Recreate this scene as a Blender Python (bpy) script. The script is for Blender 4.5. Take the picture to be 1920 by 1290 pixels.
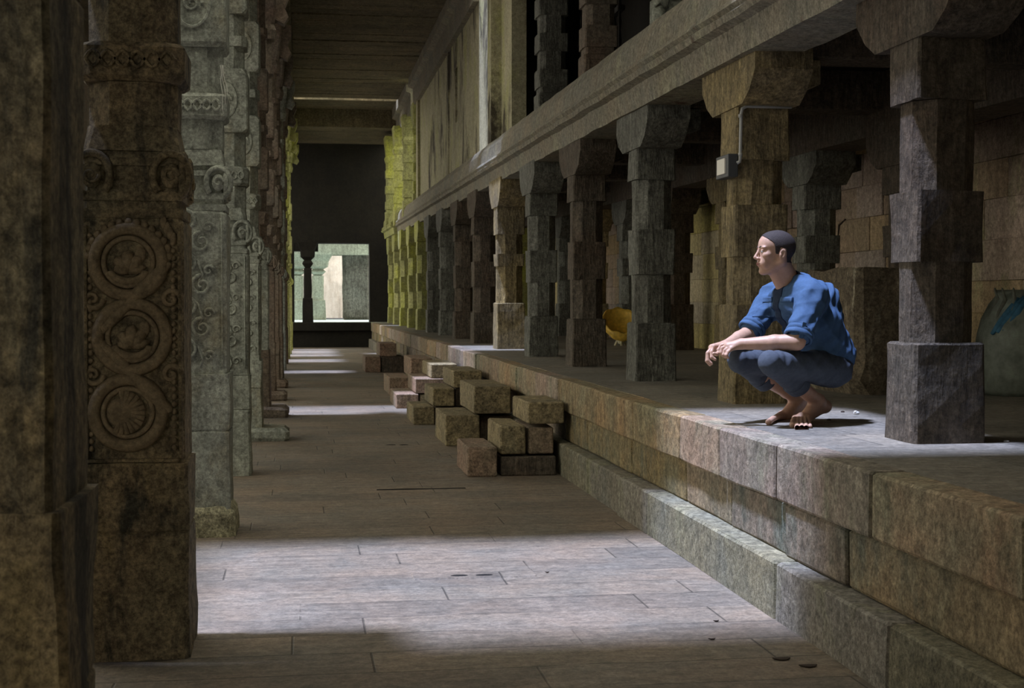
import bpy, bmesh, math, random
import numpy as np
from mathutils import Vector, Matrix, noise
random.seed(7)
S = bpy.context.scene
for o in list(bpy.data.objects): bpy.data.objects.remove(o)
C = S.collection
PI = math.pi
# ------------------------------------------------------------------ camera
F = 2667.0; CX = 960.0; CY = 645.0
YAW = math.atan(397/F); PIT = math.atan(80/F); CH = 1.38
cd = bpy.data.cameras.new('camera'); cam = bpy.data.objects.new('camera', cd); C.objects.link(cam)
cd.sensor_width = 36; cd.lens = 36*F/1920; cd.clip_start = .05; cd.clip_end = 300
cam.location = (0, 0, CH); cam.rotation_euler = (PI/2-PIT, 0, -YAW)
cd.dof.use_dof = True; cd.dof.focus_distance = 8.0; cd.dof.aperture_fstop = 11
S.camera = cam
RM = cam.rotation_euler.to_matrix()
def ray(px, py): return RM @ Vector(((px-CX)/F, -(py-CY)/F, -1))
def W(px, py, Y):
    d = ray(px, py); t = Y/d.y; return Vector((d.x*t, Y, CH+d.z*t))
def G(px, py, z=0):
    d = ray(px, py); t = (z-CH)/d.z; return Vector((d.x*t, d.y*t, z))
# ------------------------------------------------------------------ world, sun, exposure
S.view_settings.view_transform = 'Standard'; S.view_settings.look = 'None'
S.view_settings.gamma = 1; S.view_settings.exposure = 2.0; S.view_settings.use_curve_mapping = False
w = bpy.data.worlds.new('sky'); S.world = w; w.use_nodes = True
bg = w.node_tree.nodes['Background']; bg.inputs[0].default_value = (1, .94, .80, 1); bg.inputs[1].default_value = .72
sl = bpy.data.lights.new('sun', 'SUN'); sl.energy = 2.4; sl.angle = math.radians(4.5); sl.color = (.60, .68, 1)
so = bpy.data.objects.new('sun', sl); C.objects.link(so)
TILT = math.radians(16); so.rotation_euler = (0, -TILT, 0); so.location = (-3, 7, 12)
CEIL = 6.7
def portal(x0, x1, y0, y1, z=CEIL+.35):
    l = bpy.data.lights.new('roof_gap_portal', 'AREA'); l.shape = 'RECTANGLE'; l.size = x1-x0; l.size_y = y1-y0
    l.cycles.is_portal = True
    o = bpy.data.objects.new('roof_gap_portal', l); C.objects.link(o); o.location = ((x0+x1)/2, (y0+y1)/2, z)
# roof gaps: (x0,x1,y0,y1)
GAPS = [(-2.6, 2.65, 5.72, 8.1), (-2.4, .3, 17.2, 18.8), (.3, 1.65, 18.4, 20.4), (1.65, 2.65, 20.9, 21.9),
        (-2.4, -.15, 27.6, 28.6), (-.15, 2.65, 37.4, 38.05), (1.8, 2.65, 33.8, 34.5), (-2.4, -.15, 36.0, 41.5), (-2.4,-.15,32.6,34.2)]
for g in GAPS: portal(*g)
LEFT = [(-1.5, 1.5), (7.0, 14.0), (16.0, 24.5), (31, 42.5)]   # open stretches of the left outer wall
def side_portal(x, y0, y1, z0, z1, s=-1):
    l = bpy.data.lights.new('side_portal', 'AREA'); l.shape = 'RECTANGLE'; l.size = z1-z0; l.size_y = y1-y0; l.cycles.is_portal = True
    o = bpy.data.objects.new('side_portal', l); C.objects.link(o); o.location = (x, (y0+y1)/2, (z0+z1)/2); o.rotation_euler = (0, s*PI/2, 0)
for a_, b_ in LEFT: side_portal(-4.2, a_, b_, 1.2, 4.6)
side_portal(-4.2, 31, 43, 4.6, 6.4)
# ------------------------------------------------------------------ materials
def nm(name):
    m = bpy.data.materials.new(name); m.use_nodes = True
    nt = m.node_tree; b = nt.nodes['Principled BSDF']; return m, nt, b
class NT:
    def __init__(s, nt): s.nt = nt
    def n(s, t, **k):
        x = s.nt.nodes.new(t)
        for a, v in k.items(): setattr(x, a, v)
        return x
    def l(s, a, b): s.nt.links.new(a, b)
    def noise(s, vec, scale, detail=4, rough=.6, dist=0):
        x = s.n('ShaderNodeTexNoise'); x.inputs['Scale'].default_value = scale; x.inputs['Detail'].default_value = detail
        x.inputs['Roughness'].default_value = rough; x.inputs['Distortion'].default_value = dist; s.l(vec, x.inputs['Vector']); return x.outputs[0]
    def mapv(s, vec, sc=(1,1,1), rot=(0,0,0), loc=(0,0,0)):
        x = s.n('ShaderNodeMapping'); x.inputs['Scale'].default_value = sc; x.inputs['Rotation'].default_value = rot; x.inputs['Location'].default_value = loc
        s.l(vec, x.inputs['Vector']); return x.outputs[0]
    def ramp(s, f, a, b):
        x = s.n('ShaderNodeMapRange'); x.clamp = True; x.inputs[1].default_value = a; x.inputs[2].default_value = b; s.l(f, x.inputs[0]); return x.outputs[0]
    def mix(s, f, a, b, mode='MIX'):
        x = s.n('ShaderNodeMixRGB', blend_type=mode)
        if isinstance(f, (int, float)): x.inputs[0].default_value = f
        else: s.l(f, x.inputs[0])
        for i, v in ((1, a), (2, b)):
            if isinstance(v, tuple): x.inputs[i].default_value = (*v, 1)
            else: s.l(v, x.inputs[i])
        return x.outputs[0]
    def math(s, op, a, b=0):
        x = s.n('ShaderNodeMath', operation=op)
        for i, v in ((0, a), (1, b)):
            if isinstance(v, (int, float)): x.inputs[i].default_value = v
            else: s.l(v, x.inputs[i])
        return x.outputs[0]
def stone(name, c1, c2, grain=.35, streak=.3, bump=.5, rough=.85, island=0, moss=None, mossamt=.5, chisel=False, joints=None, jdark=.35, spec=.3, stain=None, stainamt=.5, seed=0, shaft=False, ssc=(2.2, 2.2, .55)):
    m, nt, b = nm(name); k = NT(nt)
    pos = k.n('ShaderNodeNewGeometry').outputs['Position']
    pos = k.mapv(pos, loc=(seed*3.7, seed*1.3, seed*5.1))
    big = k.ramp(k.noise(pos, 1.7, 5, .6, .4), .35, .65)
    col = k.mix(big, c1, c2)
    if island:
        isl = k.n('ShaderNodeNewGeometry').outputs['Random Per Island']
        wn = k.n('ShaderNodeTexWhiteNoise', noise_dimensions='1D'); k.l(isl, wn.inputs['W'])
        hsv = k.n('ShaderNodeHueSaturation')
        k.l(k.math('ADD', k.math('MULTIPLY', isl, island), 1-island*.5), hsv.inputs['Value'])
        k.l(k.math('ADD', k.math('MULTIPLY', wn.outputs['Value'], .03), .482), hsv.inputs['Hue'])
        k.l(k.math('ADD', k.math('MULTIPLY', wn.outputs['Value'], .7), .6), hsv.inputs['Saturation'])
        k.l(col, hsv.inputs['Color']); col = hsv.outputs[0]
    st = k.noise(k.mapv(pos, (9, 9, .7)), 1.6, 4, .6)
    col = k.mix(k.math('MULTIPLY', k.ramp(st, .42, .7), streak), col, (.03, .026, .02))
    st2 = k.noise(k.mapv(pos, (6, 6, .5), loc=(3, 8, 1)), 1.6, 3, .6)
    col = k.mix(k.math('MULTIPLY', k.ramp(st2, .5, .8), streak*.5), col, tuple(min(1, v*1.5) for v in c2))
    if moss:
        mo = k.ramp(k.noise(k.mapv(pos, (1.2, 1.2, .6)), 1.5, 6, .7), .62-.35*mossamt, .75-.25*mossamt)
        col = k.mix(mo, col, moss)
    if stain:
        mo = k.ramp(k.noise(k.mapv(pos, ssc, loc=(9, 2, 4)), 1.3, 7, .7, .5), .64-.3*stainamt, .7-.25*stainamt)
        col = k.mix(mo, col, stain)
    gr = k.noise(pos, 55, 5, .8)
    g2 = k.noise(pos, 17, 6, .75)
    col = k.mix(grain, col, k.ramp(gr, .36, .66), 'OVERLAY')
    col = k.mix(grain*1.1, col, k.ramp(g2, .34, .70), 'OVERLAY')
    h = k.math('ADD', k.math('MULTIPLY', gr, .25), k.math('ADD', k.math('MULTIPLY', g2, .6), k.math('MULTIPLY', big, .5)))
    if chisel:
        ch = k.noise(k.mapv(pos, (40, 40, 9)), 1, 3, .6); h = k.math('ADD', h, k.math('MULTIPLY', ch, 1.1))
        col = k.mix(.35, col, k.ramp(ch, .3, .7), 'OVERLAY')
    if joints:
        wd, hh, ax = joints
        v = k.mapv(pos, (1, 1, 1)) if ax == 'xy' else None
        sx = k.n('ShaderNodeSeparateXYZ'); k.l(k.n('ShaderNodeNewGeometry').outputs['Position'], sx.inputs[0])
        wob = k.math('MULTIPLY', k.math('SUBTRACT', k.noise(pos, 2.5, 3), .5), .05)
        cb = k.n('ShaderNodeCombineXYZ')
        fr = k.math('FLOOR', k.math('DIVIDE', k.math('ADD', sx.outputs[1], wob), hh)); wn2 = k.n('ShaderNodeTexWhiteNoise', noise_dimensions='1D'); k.l(fr, wn2.inputs['W'])
        a, bb = {'xy': (0, 1), 'yz': (1, 2), 'yx': (1, 0)}[ax]
        k.l(k.math('ADD', sx.outputs[a], k.math('MULTIPLY', wn2.outputs['Value'], wd)), cb.inputs[0]); k.l(k.math('ADD', sx.outputs[bb], wob), cb.inputs[1])
        br = k.n('ShaderNodeTexBrick'); br.offset = 0; br.squash = .75; br.squash_frequency = 3; br.inputs['Scale'].default_value = 1; br.inputs['Brick Width'].default_value = wd
        br.inputs['Row Height'].default_value = hh; br.inputs['Mortar Size'].default_value = .006; br.inputs['Mortar Smooth'].default_value = .6
        br.inputs['Color1'].default_value = (.72, .72, .72, 1); br.inputs['Color2'].default_value = (1.0, .98, .94, 1); br.inputs['Mortar'].default_value = (jdark, jdark, jdark, 1)
        k.l(cb.outputs[0], br.inputs['Vector'])
        brk = k.ramp(k.noise(pos, 1.3, 3), .36, .5)
        col = k.mix(k.math('ADD', k.math('MULTIPLY', brk, .8), .2), col, br.outputs[0], 'MULTIPLY')
        h = k.math('SUBTRACT', h, k.math('MULTIPLY', k.math('MULTIPLY', br.outputs['Fac'], brk), 1.5))
        fl = k.noise(k.mapv(pos, (5, 17, 1) if ax == 'xy' else (17, 5, 1)), 1, 6, .75)
        col = k.mix(.3, col, k.ramp(fl, .3, .7), 'OVERLAY'); h = k.math('ADD', h, k.math('MULTIPLY', fl, .9))
    k.l(col, b.inputs['Base Color'])
    b.inputs['Roughness'].default_value = rough; b.inputs['Specular IOR Level'].default_value = spec
    bp = k.n('ShaderNodeBump'); bp.inputs['Strength'].default_value = bump; bp.inputs['Distance'].default_value = .03
    k.l(h, bp.inputs['Height']); k.l(bp.outputs[0], b.inputs['Normal'])
    return m
def plain(name, c, rough=.6, spec=.4, var=0, scale=20, bump=0, metal=0, sss=0):
    m, nt, b = nm(name); k = NT(nt)
    pos = k.n('ShaderNodeTexCoord').outputs['Object']
    n1 = k.noise(pos, scale, 5, .65)
    col = k.mix(k.ramp(n1, .3, .7), tuple(v*(1-var) for v in c), tuple(min(1, v*(1+var)) for v in c))
    k.l(col, b.inputs['Base Color']); b.inputs['Roughness'].default_value = rough; b.inputs['Specular IOR Level'].default_value = spec
    b.inputs['Metallic'].default_value = metal
    if sss: b.inputs['Subsurface Weight'].default_value = sss; b.inputs['Subsurface Radius'].default_value = (.02, .008, .004)
    if bump:
        bp = k.n('ShaderNodeBump'); bp.inputs['Strength'].default_value = bump; bp.inputs['Distance'].default_value = .004
        k.l(n1, bp.inputs['Height']); k.l(bp.outputs[0], b.inputs['Normal'])
    return m
GREY = (.19, .195, .17); WARM = (.23, .18, .115); PALE = (.26, .27, .22); MOSS = (.30, .32, .06)
M = {}
M['floor'] = stone('floor_stone', (.26, .205, .15), (.20, .18, .145), joints=(1.55, .31, 'xy'), bump=.45, rough=.62, streak=0, grain=.3, spec=.45)
M['pfloor'] = stone('platform_stone', (.27, .24, .19), (.22, .21, .18), joints=(1.2, .5, 'xy'), bump=.4, rough=.6, streak=0, grain=.3, spec=.45, seed=2)
M['course_top'] = stone('course_warm', (.38, .265, .17), (.31, .275, .19), island=.45, streak=.35, grain=.45, bump=.5, moss=(.19, .20, .13), mossamt=.22, seed=3)
M['course_mid'] = stone('course_brown', (.34, .25, .15), (.25, .22, .145), island=.5, streak=.3, grain=.45, bump=.5, moss=(.13, .15, .12), mossamt=.35, seed=4)
M['course_low'] = stone('course_green_grey', (.30, .27, .195), (.23, .225, .18), island=.35, streak=.25, grain=.45, bump=.55, moss=(.24, .24, .15), mossamt=.22, seed=5)
M['col_dark'] = stone('column_brown', (.23, .175, .10), (.17, .15, .095), grain=.55, streak=.2, bump=.7, stain=(.06, .055, .04), stainamt=.4, moss=(.25, .19, .09), mossamt=.2, seed=6)
M['col_grey'] = stone('column_grey_green', (.38, .40, .33), (.26, .28, .235), grain=.4, streak=.3, bump=.55, moss=(.26, .24, .16), mossamt=.25, seed=7)
M['col_brown'] = stone('column_red_brown', (.19, .14, .10), (.17, .15, .115), grain=.4, streak=.3, bump=.5, seed=8)
M['relief'] = stone('worn_relief', (.25, .19, .115), (.20, .16, .10), grain=.3, streak=.1, bump=.4, seed=6)  # carving coloured lighter than its column, as if catching light
M['pillar_grey'] = stone('pillar_grey', (.20, .205, .175), (.12, .12, .10), grain=.4, streak=.4, bump=.6, chisel=True, seed=9)
M['pillar_warm'] = stone('pillar_ochre', (.30, .235, .11), (.20, .165, .10), grain=.4, streak=.45, bump=.6, chisel=True, seed=10)
M['pillar_dark'] = stone('pillar_dark', (.095, .07, .048), (.105, .09, .068), grain=.4, streak=.4, bump=.6, chisel=True, seed=11)
M['mossy'] = stone('stone_mossy', (.46, .46, .20), (.32, .33, .14), grain=.35, streak=.25, bump=.5, moss=(.46, .48, .10), mossamt=.45, seed=12)  # yellow-green daylight at the far end put into the stone colour
M['beam'] = stone('beam_stone', (.27, .235, .17), (.21, .205, .165), grain=.4, streak=.15, bump=.5, moss=(.30, .29, .20), mossamt=.25, stain=(.12, .07, .05), stainamt=.12, seed=13)
M['plaster'] = stone('old_plaster', (.46, .43, .28), (.36, .34, .22), grain=.3, streak=.12, bump=.4, ssc=(1, .8, .3), stain=(.07, .06, .04), stainamt=.40, moss=(.40, .40, .17), mossamt=.3, seed=14)
M['ceil'] = stone('ceiling_slab', (.24, .20, .125), (.17, .15, .095), joints=(2.9, .42, 'xy'), grain=.4, streak=0, bump=.8, rough=.9, seed=15)
M['dark'] = stone('soot_stone', (.016, .014, .01), (.01, .009, .007), grain=.3, streak=.1, bump=.4, seed=16)  # near-black: shade of unlit walls and ceilings put into the colour
M['backwall'] = stone('wall_block', (.45, .33, .225), (.37, .29, .19), island=.3, grain=.35, streak=.3, bump=.45, moss=(.27, .26, .13), mossamt=.22, seed=17)
M['yellowwall'] = stone('pier_yellow', (.58, .50, .24), (.46, .39, .20), island=.25, grain=.35, streak=.3, bump=.4, seed=18)
M['step'] = stone('step_stone', (.34, .275, .15), (.24, .20, .12), grain=.55, streak=.1, bump=.7, moss=(.16, .15, .095), mossamt=.3, seed=19)
M['step2'] = stone('step_stone_red', (.30, .20, .14), (.24, .20, .14), grain=.5, streak=.1, bump=.6, seed=20)
M['greenpale'] = stone('pale_green_stone', (.42, .48, .38), (.34, .38, .30), grain=.3, streak=.3, bump=.4, seed=21)
M['pink'] = stone('courtyard_wall', (.88, .82, .78), (.80, .76, .72), joints=(1.1, .4, 'xy'), grain=.3, streak=.1, bump=.4, seed=22)  # near-white: sunlight that misses this wall is put into its colour
M['red'] = stone('painted_beam', (.16, .05, .035), (.10, .05, .04), grain=.3, streak=.2, bump=.4, seed=23)
# ------------------------------------------------------------------ helpers
def setp(o, label=None, cat=None, group=None, kind=None):
    if label: o['label'] = label
    if cat: o['category'] = cat
    if group: o['group'] = group
    if kind: o['kind'] = kind
    return o
def obj(name, bm, mat, parent=None, smooth=False, world=True):
    me = bpy.data.meshes.new(name); bm.normal_update(); bm.to_mesh(me); bm.free()
    me.materials.append(mat); o = bpy.data.objects.new(name, me); C.objects.link(o)
    if smooth:
        for p in me.polygons: p.use_smooth = True
    if parent:
        o.parent = parent
        if world: me.transform(Matrix.Translation(-parent.location))
    return o
def empty(name, loc, label, cat, group=None):
    o = bpy.data.objects.new(name, None); C.objects.link(o); o.location = loc; o.empty_display_size = .1
    return setp(o, label, cat, group)
def struct(name, bm, mat, smooth=False): return setp(obj(name, bm, mat, smooth=smooth), kind='structure')
def jit(v, amp, sc, seed=0):
    p = Vector((v.x*sc+seed*7.3, v.y*sc+seed*2.1, v.z*sc+seed*4.7))
    n = noise.noise_vector(p)*amp + noise.noise_vector(p*3.1)*amp*.5
    return v + n
def loft(bm, rings, cap=True):
    vs = [[bm.verts.new(p) for p in r] for r in rings]
    n = len(vs[0])
    for a, b in zip(vs, vs[1:]):
        for i in range(n):
            j = (i+1) % n
            try: bm.faces.new((a[i], a[j], b[j], b[i]))
            except ValueError: pass
    if cap:
        bm.faces.new(vs[0][::-1]); bm.faces.new(vs[-1])
    return vs
def ring(cx, cy, z, hx, hy, ch, nn=3):
    c = min(ch, hx*.98, hy*.98)
    P = [(hx, -hy+c), (hx, hy-c), (hx-c, hy), (-hx+c, hy), (-hx, hy-c), (-hx, -hy+c), (-hx+c, -hy), (hx-c, -hy)]
    out = []
    for i in range(8):
        a = P[i]; b = P[(i+1) % 8]
        k = nn if (i % 2 == 0) else 1
        for j in range(k):
            t = j/k; out.append(Vector((cx+a[0]*(1-t)+b[0]*t, cy+a[1]*(1-t)+b[1]*t, z)))
    return out
def stack(bm, cx, cy, secs, amp=.006, sc=5, seed=0, step=.09):
    """secs: list of (z, hx, hy, chamfer); consecutive equal z makes a ledge"""
    rings = []
    for (a, b) in zip(secs, secs[1:]):
        n = max(1, int(abs(b[0]-a[0])/step))
        for i in range(n):
            t = i/n; rings.append(ring(cx, cy, *[a[q]*(1-t)+b[q]*t for q in range(4)]))
    rings.append(ring(cx, cy, *secs[-1]))
    rings = [[jit(p, amp, sc, seed) for p in r] for r in rings]
    loft(bm, rings)
def rbox(bm, x0, x1, y0, y1, z0, z1, amp=.005, sc=5, seed=0, ch=.010, step=.15):
    hx = (x1-x0)/2; hy = (y1-y0)/2; c = min(ch, (z1-z0)/3)
    stack(bm, (x0+x1)/2, (y0+y1)/2, [(z0, hx-c*.6, hy-c*.6, ch), (z0+c, hx, hy, ch), (z1-c, hx, hy, ch), (z1, hx-c, hy-c, ch)], amp, sc, seed, step)
def box(bm, x0, x1, y0, y1, z0, z1):
    v = [bm.verts.new(p) for p in ((x0,y0,z0),(x1,y0,z0),(x1,y1,z0),(x0,y1,z0),(x0,y0,z1),(x1,y0,z1),(x1,y1,z1),(x0,y1,z1))]
    for f in ((3,2,1,0),(4,5,6,7),(0,1,5,4),(1,2,6,5),(2,3,7,6),(3,0,4,7)): bm.faces.new([v[i] for i in f])
def prism_y(bm, prof, ys, amp=.004, sc=4, seed=0, rise=None):
    rings = []
    for y in ys:
        dz = rise(y) if rise else 0
        rings.append([jit(Vector((x, y, z+dz)), amp, sc, seed) for x, z in prof])
    loft(bm, rings)
def frange(a, b, s):
    n = max(1, int(round((b-a)/s))); return [a+(b-a)*i/n for i in range(n+1)]
def tube(bm, pts, r, n=8, rr=None, closed=False, flat=None):
    pts = [Vector(p) for p in pts]; N = len(pts); rings = []
    up = None
    for i, p in enumerate(pts):
        if closed: d = pts[(i+1) % N]-pts[i-1]
        else: d = pts[min(i+1, N-1)]-pts[max(i-1, 0)]
        d.normalize()
        if up is None:
            up = d.cross(Vector((0, 1, 0)))
            if up.length < .1: up = d.cross(Vector((1, 0, 0)))
            up.normalize()
        up = (up-d*up.dot(d)).normalized(); sd = d.cross(up)
        rad = rr[i] if rr else r
        rings.append([p+(up*math.cos(2*PI*k/n)+sd*math.sin(2*PI*k/n))*rad for k in range(n)])
    if closed:
        vs = [[bm.verts.new(q) for q in rg] for rg in rings]
        for i in range(N):
            a = vs[i]; b = vs[(i+1) % N]
            for k in range(n): bm.faces.new((a[k], a[(k+1) % n], b[(k+1) % n], b[k]))
    else: loft(bm, rings)
def ell(bm, c, r, R=None, u=14, v=9):
    mt = Matrix.Translation(Vector(c)) @ (R.to_4x4() if R else Matrix()) @ Matrix.Diagonal((*r, 1))
    bmesh.ops.create_uvsphere(bm, u_segments=u, v_segments=v, radius=1, matrix=mt)
NB = bmesh.new
PT = .74        # platform top
PX = 2.10       # platform edge
rise = lambda y: .0115*(y-8)
YE = 43.0       # far end
# ================================================================== STRUCTURE
bm = NB(); box(bm, -4.2, PX+.3, -9, YE+.5, -.3, 0); struct('floor', bm, M['floor'])
bm = NB(); box(bm, PX+.12, 6.2, -9, YE+.3, 0, PT-.03)
box(bm, PX+.15, 6.2, -9, YE+.3, PT-.03, PT); struct('platform', bm, M['pfloor'])
def course(name, x0, x1, z0, z1, mat, near, lo, hi, seed, far=YE):
    random.seed(seed); ys = [-9, -6, -3, 0, 1.5, 2.6]+near
    while ys[-1] < far: ys.append(ys[-1]+random.uniform(lo, hi))
    ys[-1] = far
    bm = NB()
    for i, (a, b) in enumerate(zip(ys, ys[1:])):
        if b-a < .15: continue
        d = random.uniform(-.008, .012); rbox(bm, x0+d, x1, a+.005, b-.005, z0, z1, .007, 3.5, seed, .010, .12)
    return struct(name, bm, mat)
g = lambda px, x: None
def yat(px, X):
    d = ray(px, 600); return X*d.y/d.x
course('trim_1', PX, PX+.16, .49, PT+.001, M['course_top'], [3.9]+[yat(p, PX) for p in (1632, 1455, 1350, 1275)], .7, 1.6, 11)
course('trim_2', PX+.03, PX+.5, .255, .486, M['course_mid'], [3.7]+[yat(p, PX) for p in (1580, 1465, 1360, 1275, 1175, 1095)], .6, 1.2, 12)
course('trim_3', PX-.07, PX+.5, -.01, .25, M['course_low'], [3.0]+[yat(p, PX-.07) for p in (1670, 1456, 1215, 1160, 1100)], .8, 1.8, 13)
# ceiling slabs with gaps: cut Y into strips and X into columns
def slab_field(name, x0, x1, y0, y1, z, th, mat):
    xs = sorted({x0, x1, *[v for q in GAPS for v in q[:2] if x0 < v < x1]})
    ys = sorted({y0, y1, *[v for q in GAPS for v in q[2:] if y0 < v < y1]})
    bm = NB()
    for xa, xb in zip(xs, xs[1:]):
        run = None
        segs = []
        for ya, yb in zip(ys, ys[1:]):
            mx, my = (xa+xb)/2, (ya+yb)/2
            hole = any(q[0] < mx < q[1] and q[2] < my < q[3] for q in GAPS)
            if hole:
                if run: segs.append(run); run = None
            else: run = (run[0], yb) if run else (ya, yb)
        if run: segs.append(run)
        for a, b in segs: box(bm, xa, xb, a, b, z, z+th)
    return struct(name, bm, mat)
slab_field('ceiling', -4.2, 2.9, -9, YE+1, CEIL, .3, M['ceil'])
# ceiling cross ribs (visible undulating slabs)
bm = NB(); random.seed(3)
y = 22.0
while y < 37.2:
    wd = random.uniform(.35, .75)
    rbox(bm, -.14, 2.64, y, min(y+wd, 37.3), CEIL-.05-random.uniform(0, .018), CEIL+.01, .012, 3, int(y*3), .01)
    y += wd+random.uniform(.0, .03)
struct('ceiling_slabs', bm, M['ceil'])
# beam above upper wall and left beam
def runs(y0, y1, gap):
    cur = y0; out = []
    for a, b in sorted(gap):
        if a > cur: out.append((cur, a))
        cur = max(cur, b)
    if cur < y1: out.append((cur, y1))
    return out
bm = NB()
for a, b in runs(-9, YE, [(5.45, 8.05), (20.9, 21.9), (33.8, 34.5)]): prism_y(bm, [(2.66, 6.0), (2.9, 6.0), (2.9, CEIL), (2.55, CEIL), (2.55, CEIL-.25), (2.66, CEIL-.3)], frange(a, b, 1))
struct('trim_4', bm, M['beam'])
bm = NB()
for a, b in runs(-9, YE, [(5.45, 8.05), (17.2, 18.8)]): prism_y(bm, [(-.75, 5.75), (-.22, 5.75), (-.22, 6.15), (-.14, 6.2), (-.14, CEIL), (-.75, CEIL)], frange(a, b, .8), .01)
struct('trim_5', bm, M['ceil'])
# left wall of the aisle, unseen wall behind camera added to cut frontal light
bm = NB(); box(bm, -4.3, -4.0, -9, YE+1, 0, 1.2); box(bm, -4.3, -4.0, -9, 31, 4.6, CEIL); box(bm, -4.3, -4.0, 31, YE+1, 6.4, CEIL)
cur = -9
for a_, b_ in LEFT+[(YE+1, YE+1)]:
    box(bm, -4.3, -4.0, cur, a_, 1.2, 4.6); cur = b_
struct('wall_left', bm, M['col_brown'])
bm = NB(); box(bm, -40, -4.3, -30, 80, -.35, -.05); struct('ground', bm, M['floor'])
bm = NB(); box(bm, -4.3, 1.2, -9.3, -9, 0, CEIL+.3); box(bm, 1.2, 6.5, -9.3, -9, 3.2, CEIL+.3); box(bm, 5.0, 6.5, -9.3, -9, 0, 3.2); struct('wall_back', bm, M['col_brown'])
# arcade beam and cornice (front row)
prof = [(2.98, 2.86), (2.62, 2.86), (2.60, 3.03), (2.535, 3.05), (2.52, 3.09), (2.555, 3.115), (2.53, 3.14), (2.54, 3.17), (2.585, 3.2), (2.60, 3.36), (2.66, 3.47), (2.75, 3.52), (2.99, 3.52)]
bm = NB(); random.seed(5); y = -6.0; i = 0
while y < 38.5:
    L = random.uniform(1.9, 3.2); y2 = min(y+L, 38.6)
    prism_y(bm, prof, frange(y+.003, y2-.003, .22), .009, 2.6, 3, rise); y = y2; i += 1
struct('trim_6', bm, M['beam'])
bm = NB(); p2 = [(x-.10 if x < 2.9 else x, z) for x, z in prof]
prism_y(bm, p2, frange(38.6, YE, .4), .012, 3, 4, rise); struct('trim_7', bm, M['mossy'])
# arcade ceiling, cross beams, second row beam
bm = NB()
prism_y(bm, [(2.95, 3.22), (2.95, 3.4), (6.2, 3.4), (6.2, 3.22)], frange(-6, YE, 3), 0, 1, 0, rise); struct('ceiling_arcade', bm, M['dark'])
PY = [6.03, 8.55, 11.08, 13.65, 16.25, 18.85, 21.4, 24, 26.6, 29.2, 31.8, 34.4, 37, 39.6, 42.2]
bm = NB()
for i, py in enumerate([3.45]+PY): rbox(bm, 2.99, 5.7, py+.03, py+.33, 2.9+rise(py), 3.24+rise(py), .012, 4, i)
struct('trim_8', bm, M['pillar_dark'])
bm = NB(); prism_y(bm, [(4.72, 2.72), (4.72, 3.24), (5.12, 3.24), (5.12, 2.72)], frange(-6, YE, .8), .012, 3, 6, rise); struct('trim_9', bm, M['pillar_dark'])
# back wall of blocks
WX = 5.7
bm = NB(); random.seed(21); z = PT
ci = 0
while z < 3.3:
    h = random.uniform(.26, .36); y = -2.0-random.random()
    while y < YE:
        L = random.uniform(.6, 1.3); d = random.uniform(-.012, .012)
        rbox(bm, WX+d, WX+.25, y+.005, y+L-.005, z+.001, z+h-.001, .004, 3, ci, .006, .4); y += L
    z += h; ci += 1
struct('wall_right', bm, M['backwall'])
bm = NB(); box(bm, WX+.2, WX+.5, -9, YE, 0, 3.6); struct('wall_right_core', bm, M['dark'])
# masonry piers standing out of the back wall
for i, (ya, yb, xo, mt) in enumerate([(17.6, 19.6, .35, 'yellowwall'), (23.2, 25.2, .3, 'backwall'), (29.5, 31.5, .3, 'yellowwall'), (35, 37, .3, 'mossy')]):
    bm = NB(); z = PT; random.seed(i)
    while z < 3.2:
        h = random.uniform(.24, .36); yy = ya
        m_ = ya+(yb-ya)*random.uniform(.4, .6)
        rbox(bm, WX-xo, WX+.02, ya, m_-.002, z+.001, z+h-.001, .005, 3, i, .007, .3); rbox(bm, WX-xo, WX+.02, m_+.002, yb, z+.001, z+h-.001, .005, 3, i, .007, .3); z += h
    struct('wall_pier_%d' % (i+1), bm, M[mt])
# upper wall (plaster), with loggia openings
UX = 2.75
bm = NB()
def uw(y0, y1, z0=3.4, z1=6.05, d=0, t=.25): prism_y(bm, [(UX+d, z0), (UX+d, z1), (UX+d+t, z1), (UX+d+t, z0)], frange(y0, y1, .5), .012, 1.5, 3)
uw(20.3, 24.95); uw(24.95, 25.35, 3.4, 4.55); uw(24.95, 25.35, 5.5, 6.05); uw(25.35, 32.8)
uw(20.15, 20.5, d=-.05)
uw(32.8, 33.2, d=-.06)
struct('wall_upper', bm, M['plaster'])
bm = NB(); uw(19.2, 20.15, d=.10, t=.2); struct('wall_upper_pier', bm, M['plaster'])
# vertical streaked pilaster strips
bm = NB()
for yy in (26.4,): uw(yy, yy+.22, d=-.02, t=.1)
struct('trim_10', bm, M['plaster'])
# dark room behind the upper loggia
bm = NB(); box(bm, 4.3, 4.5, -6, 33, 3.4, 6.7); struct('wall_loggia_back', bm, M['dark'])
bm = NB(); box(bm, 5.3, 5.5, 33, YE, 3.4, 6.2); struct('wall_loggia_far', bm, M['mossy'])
bm = NB(); box(bm, 2.95, 4.5, -6, 5.9, 6.1, 6.7); box(bm, 2.95, 4.5, 7.9, 32.8, 6.1, 6.7); struct('ceiling_loggia', bm, M['dark'])
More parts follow.
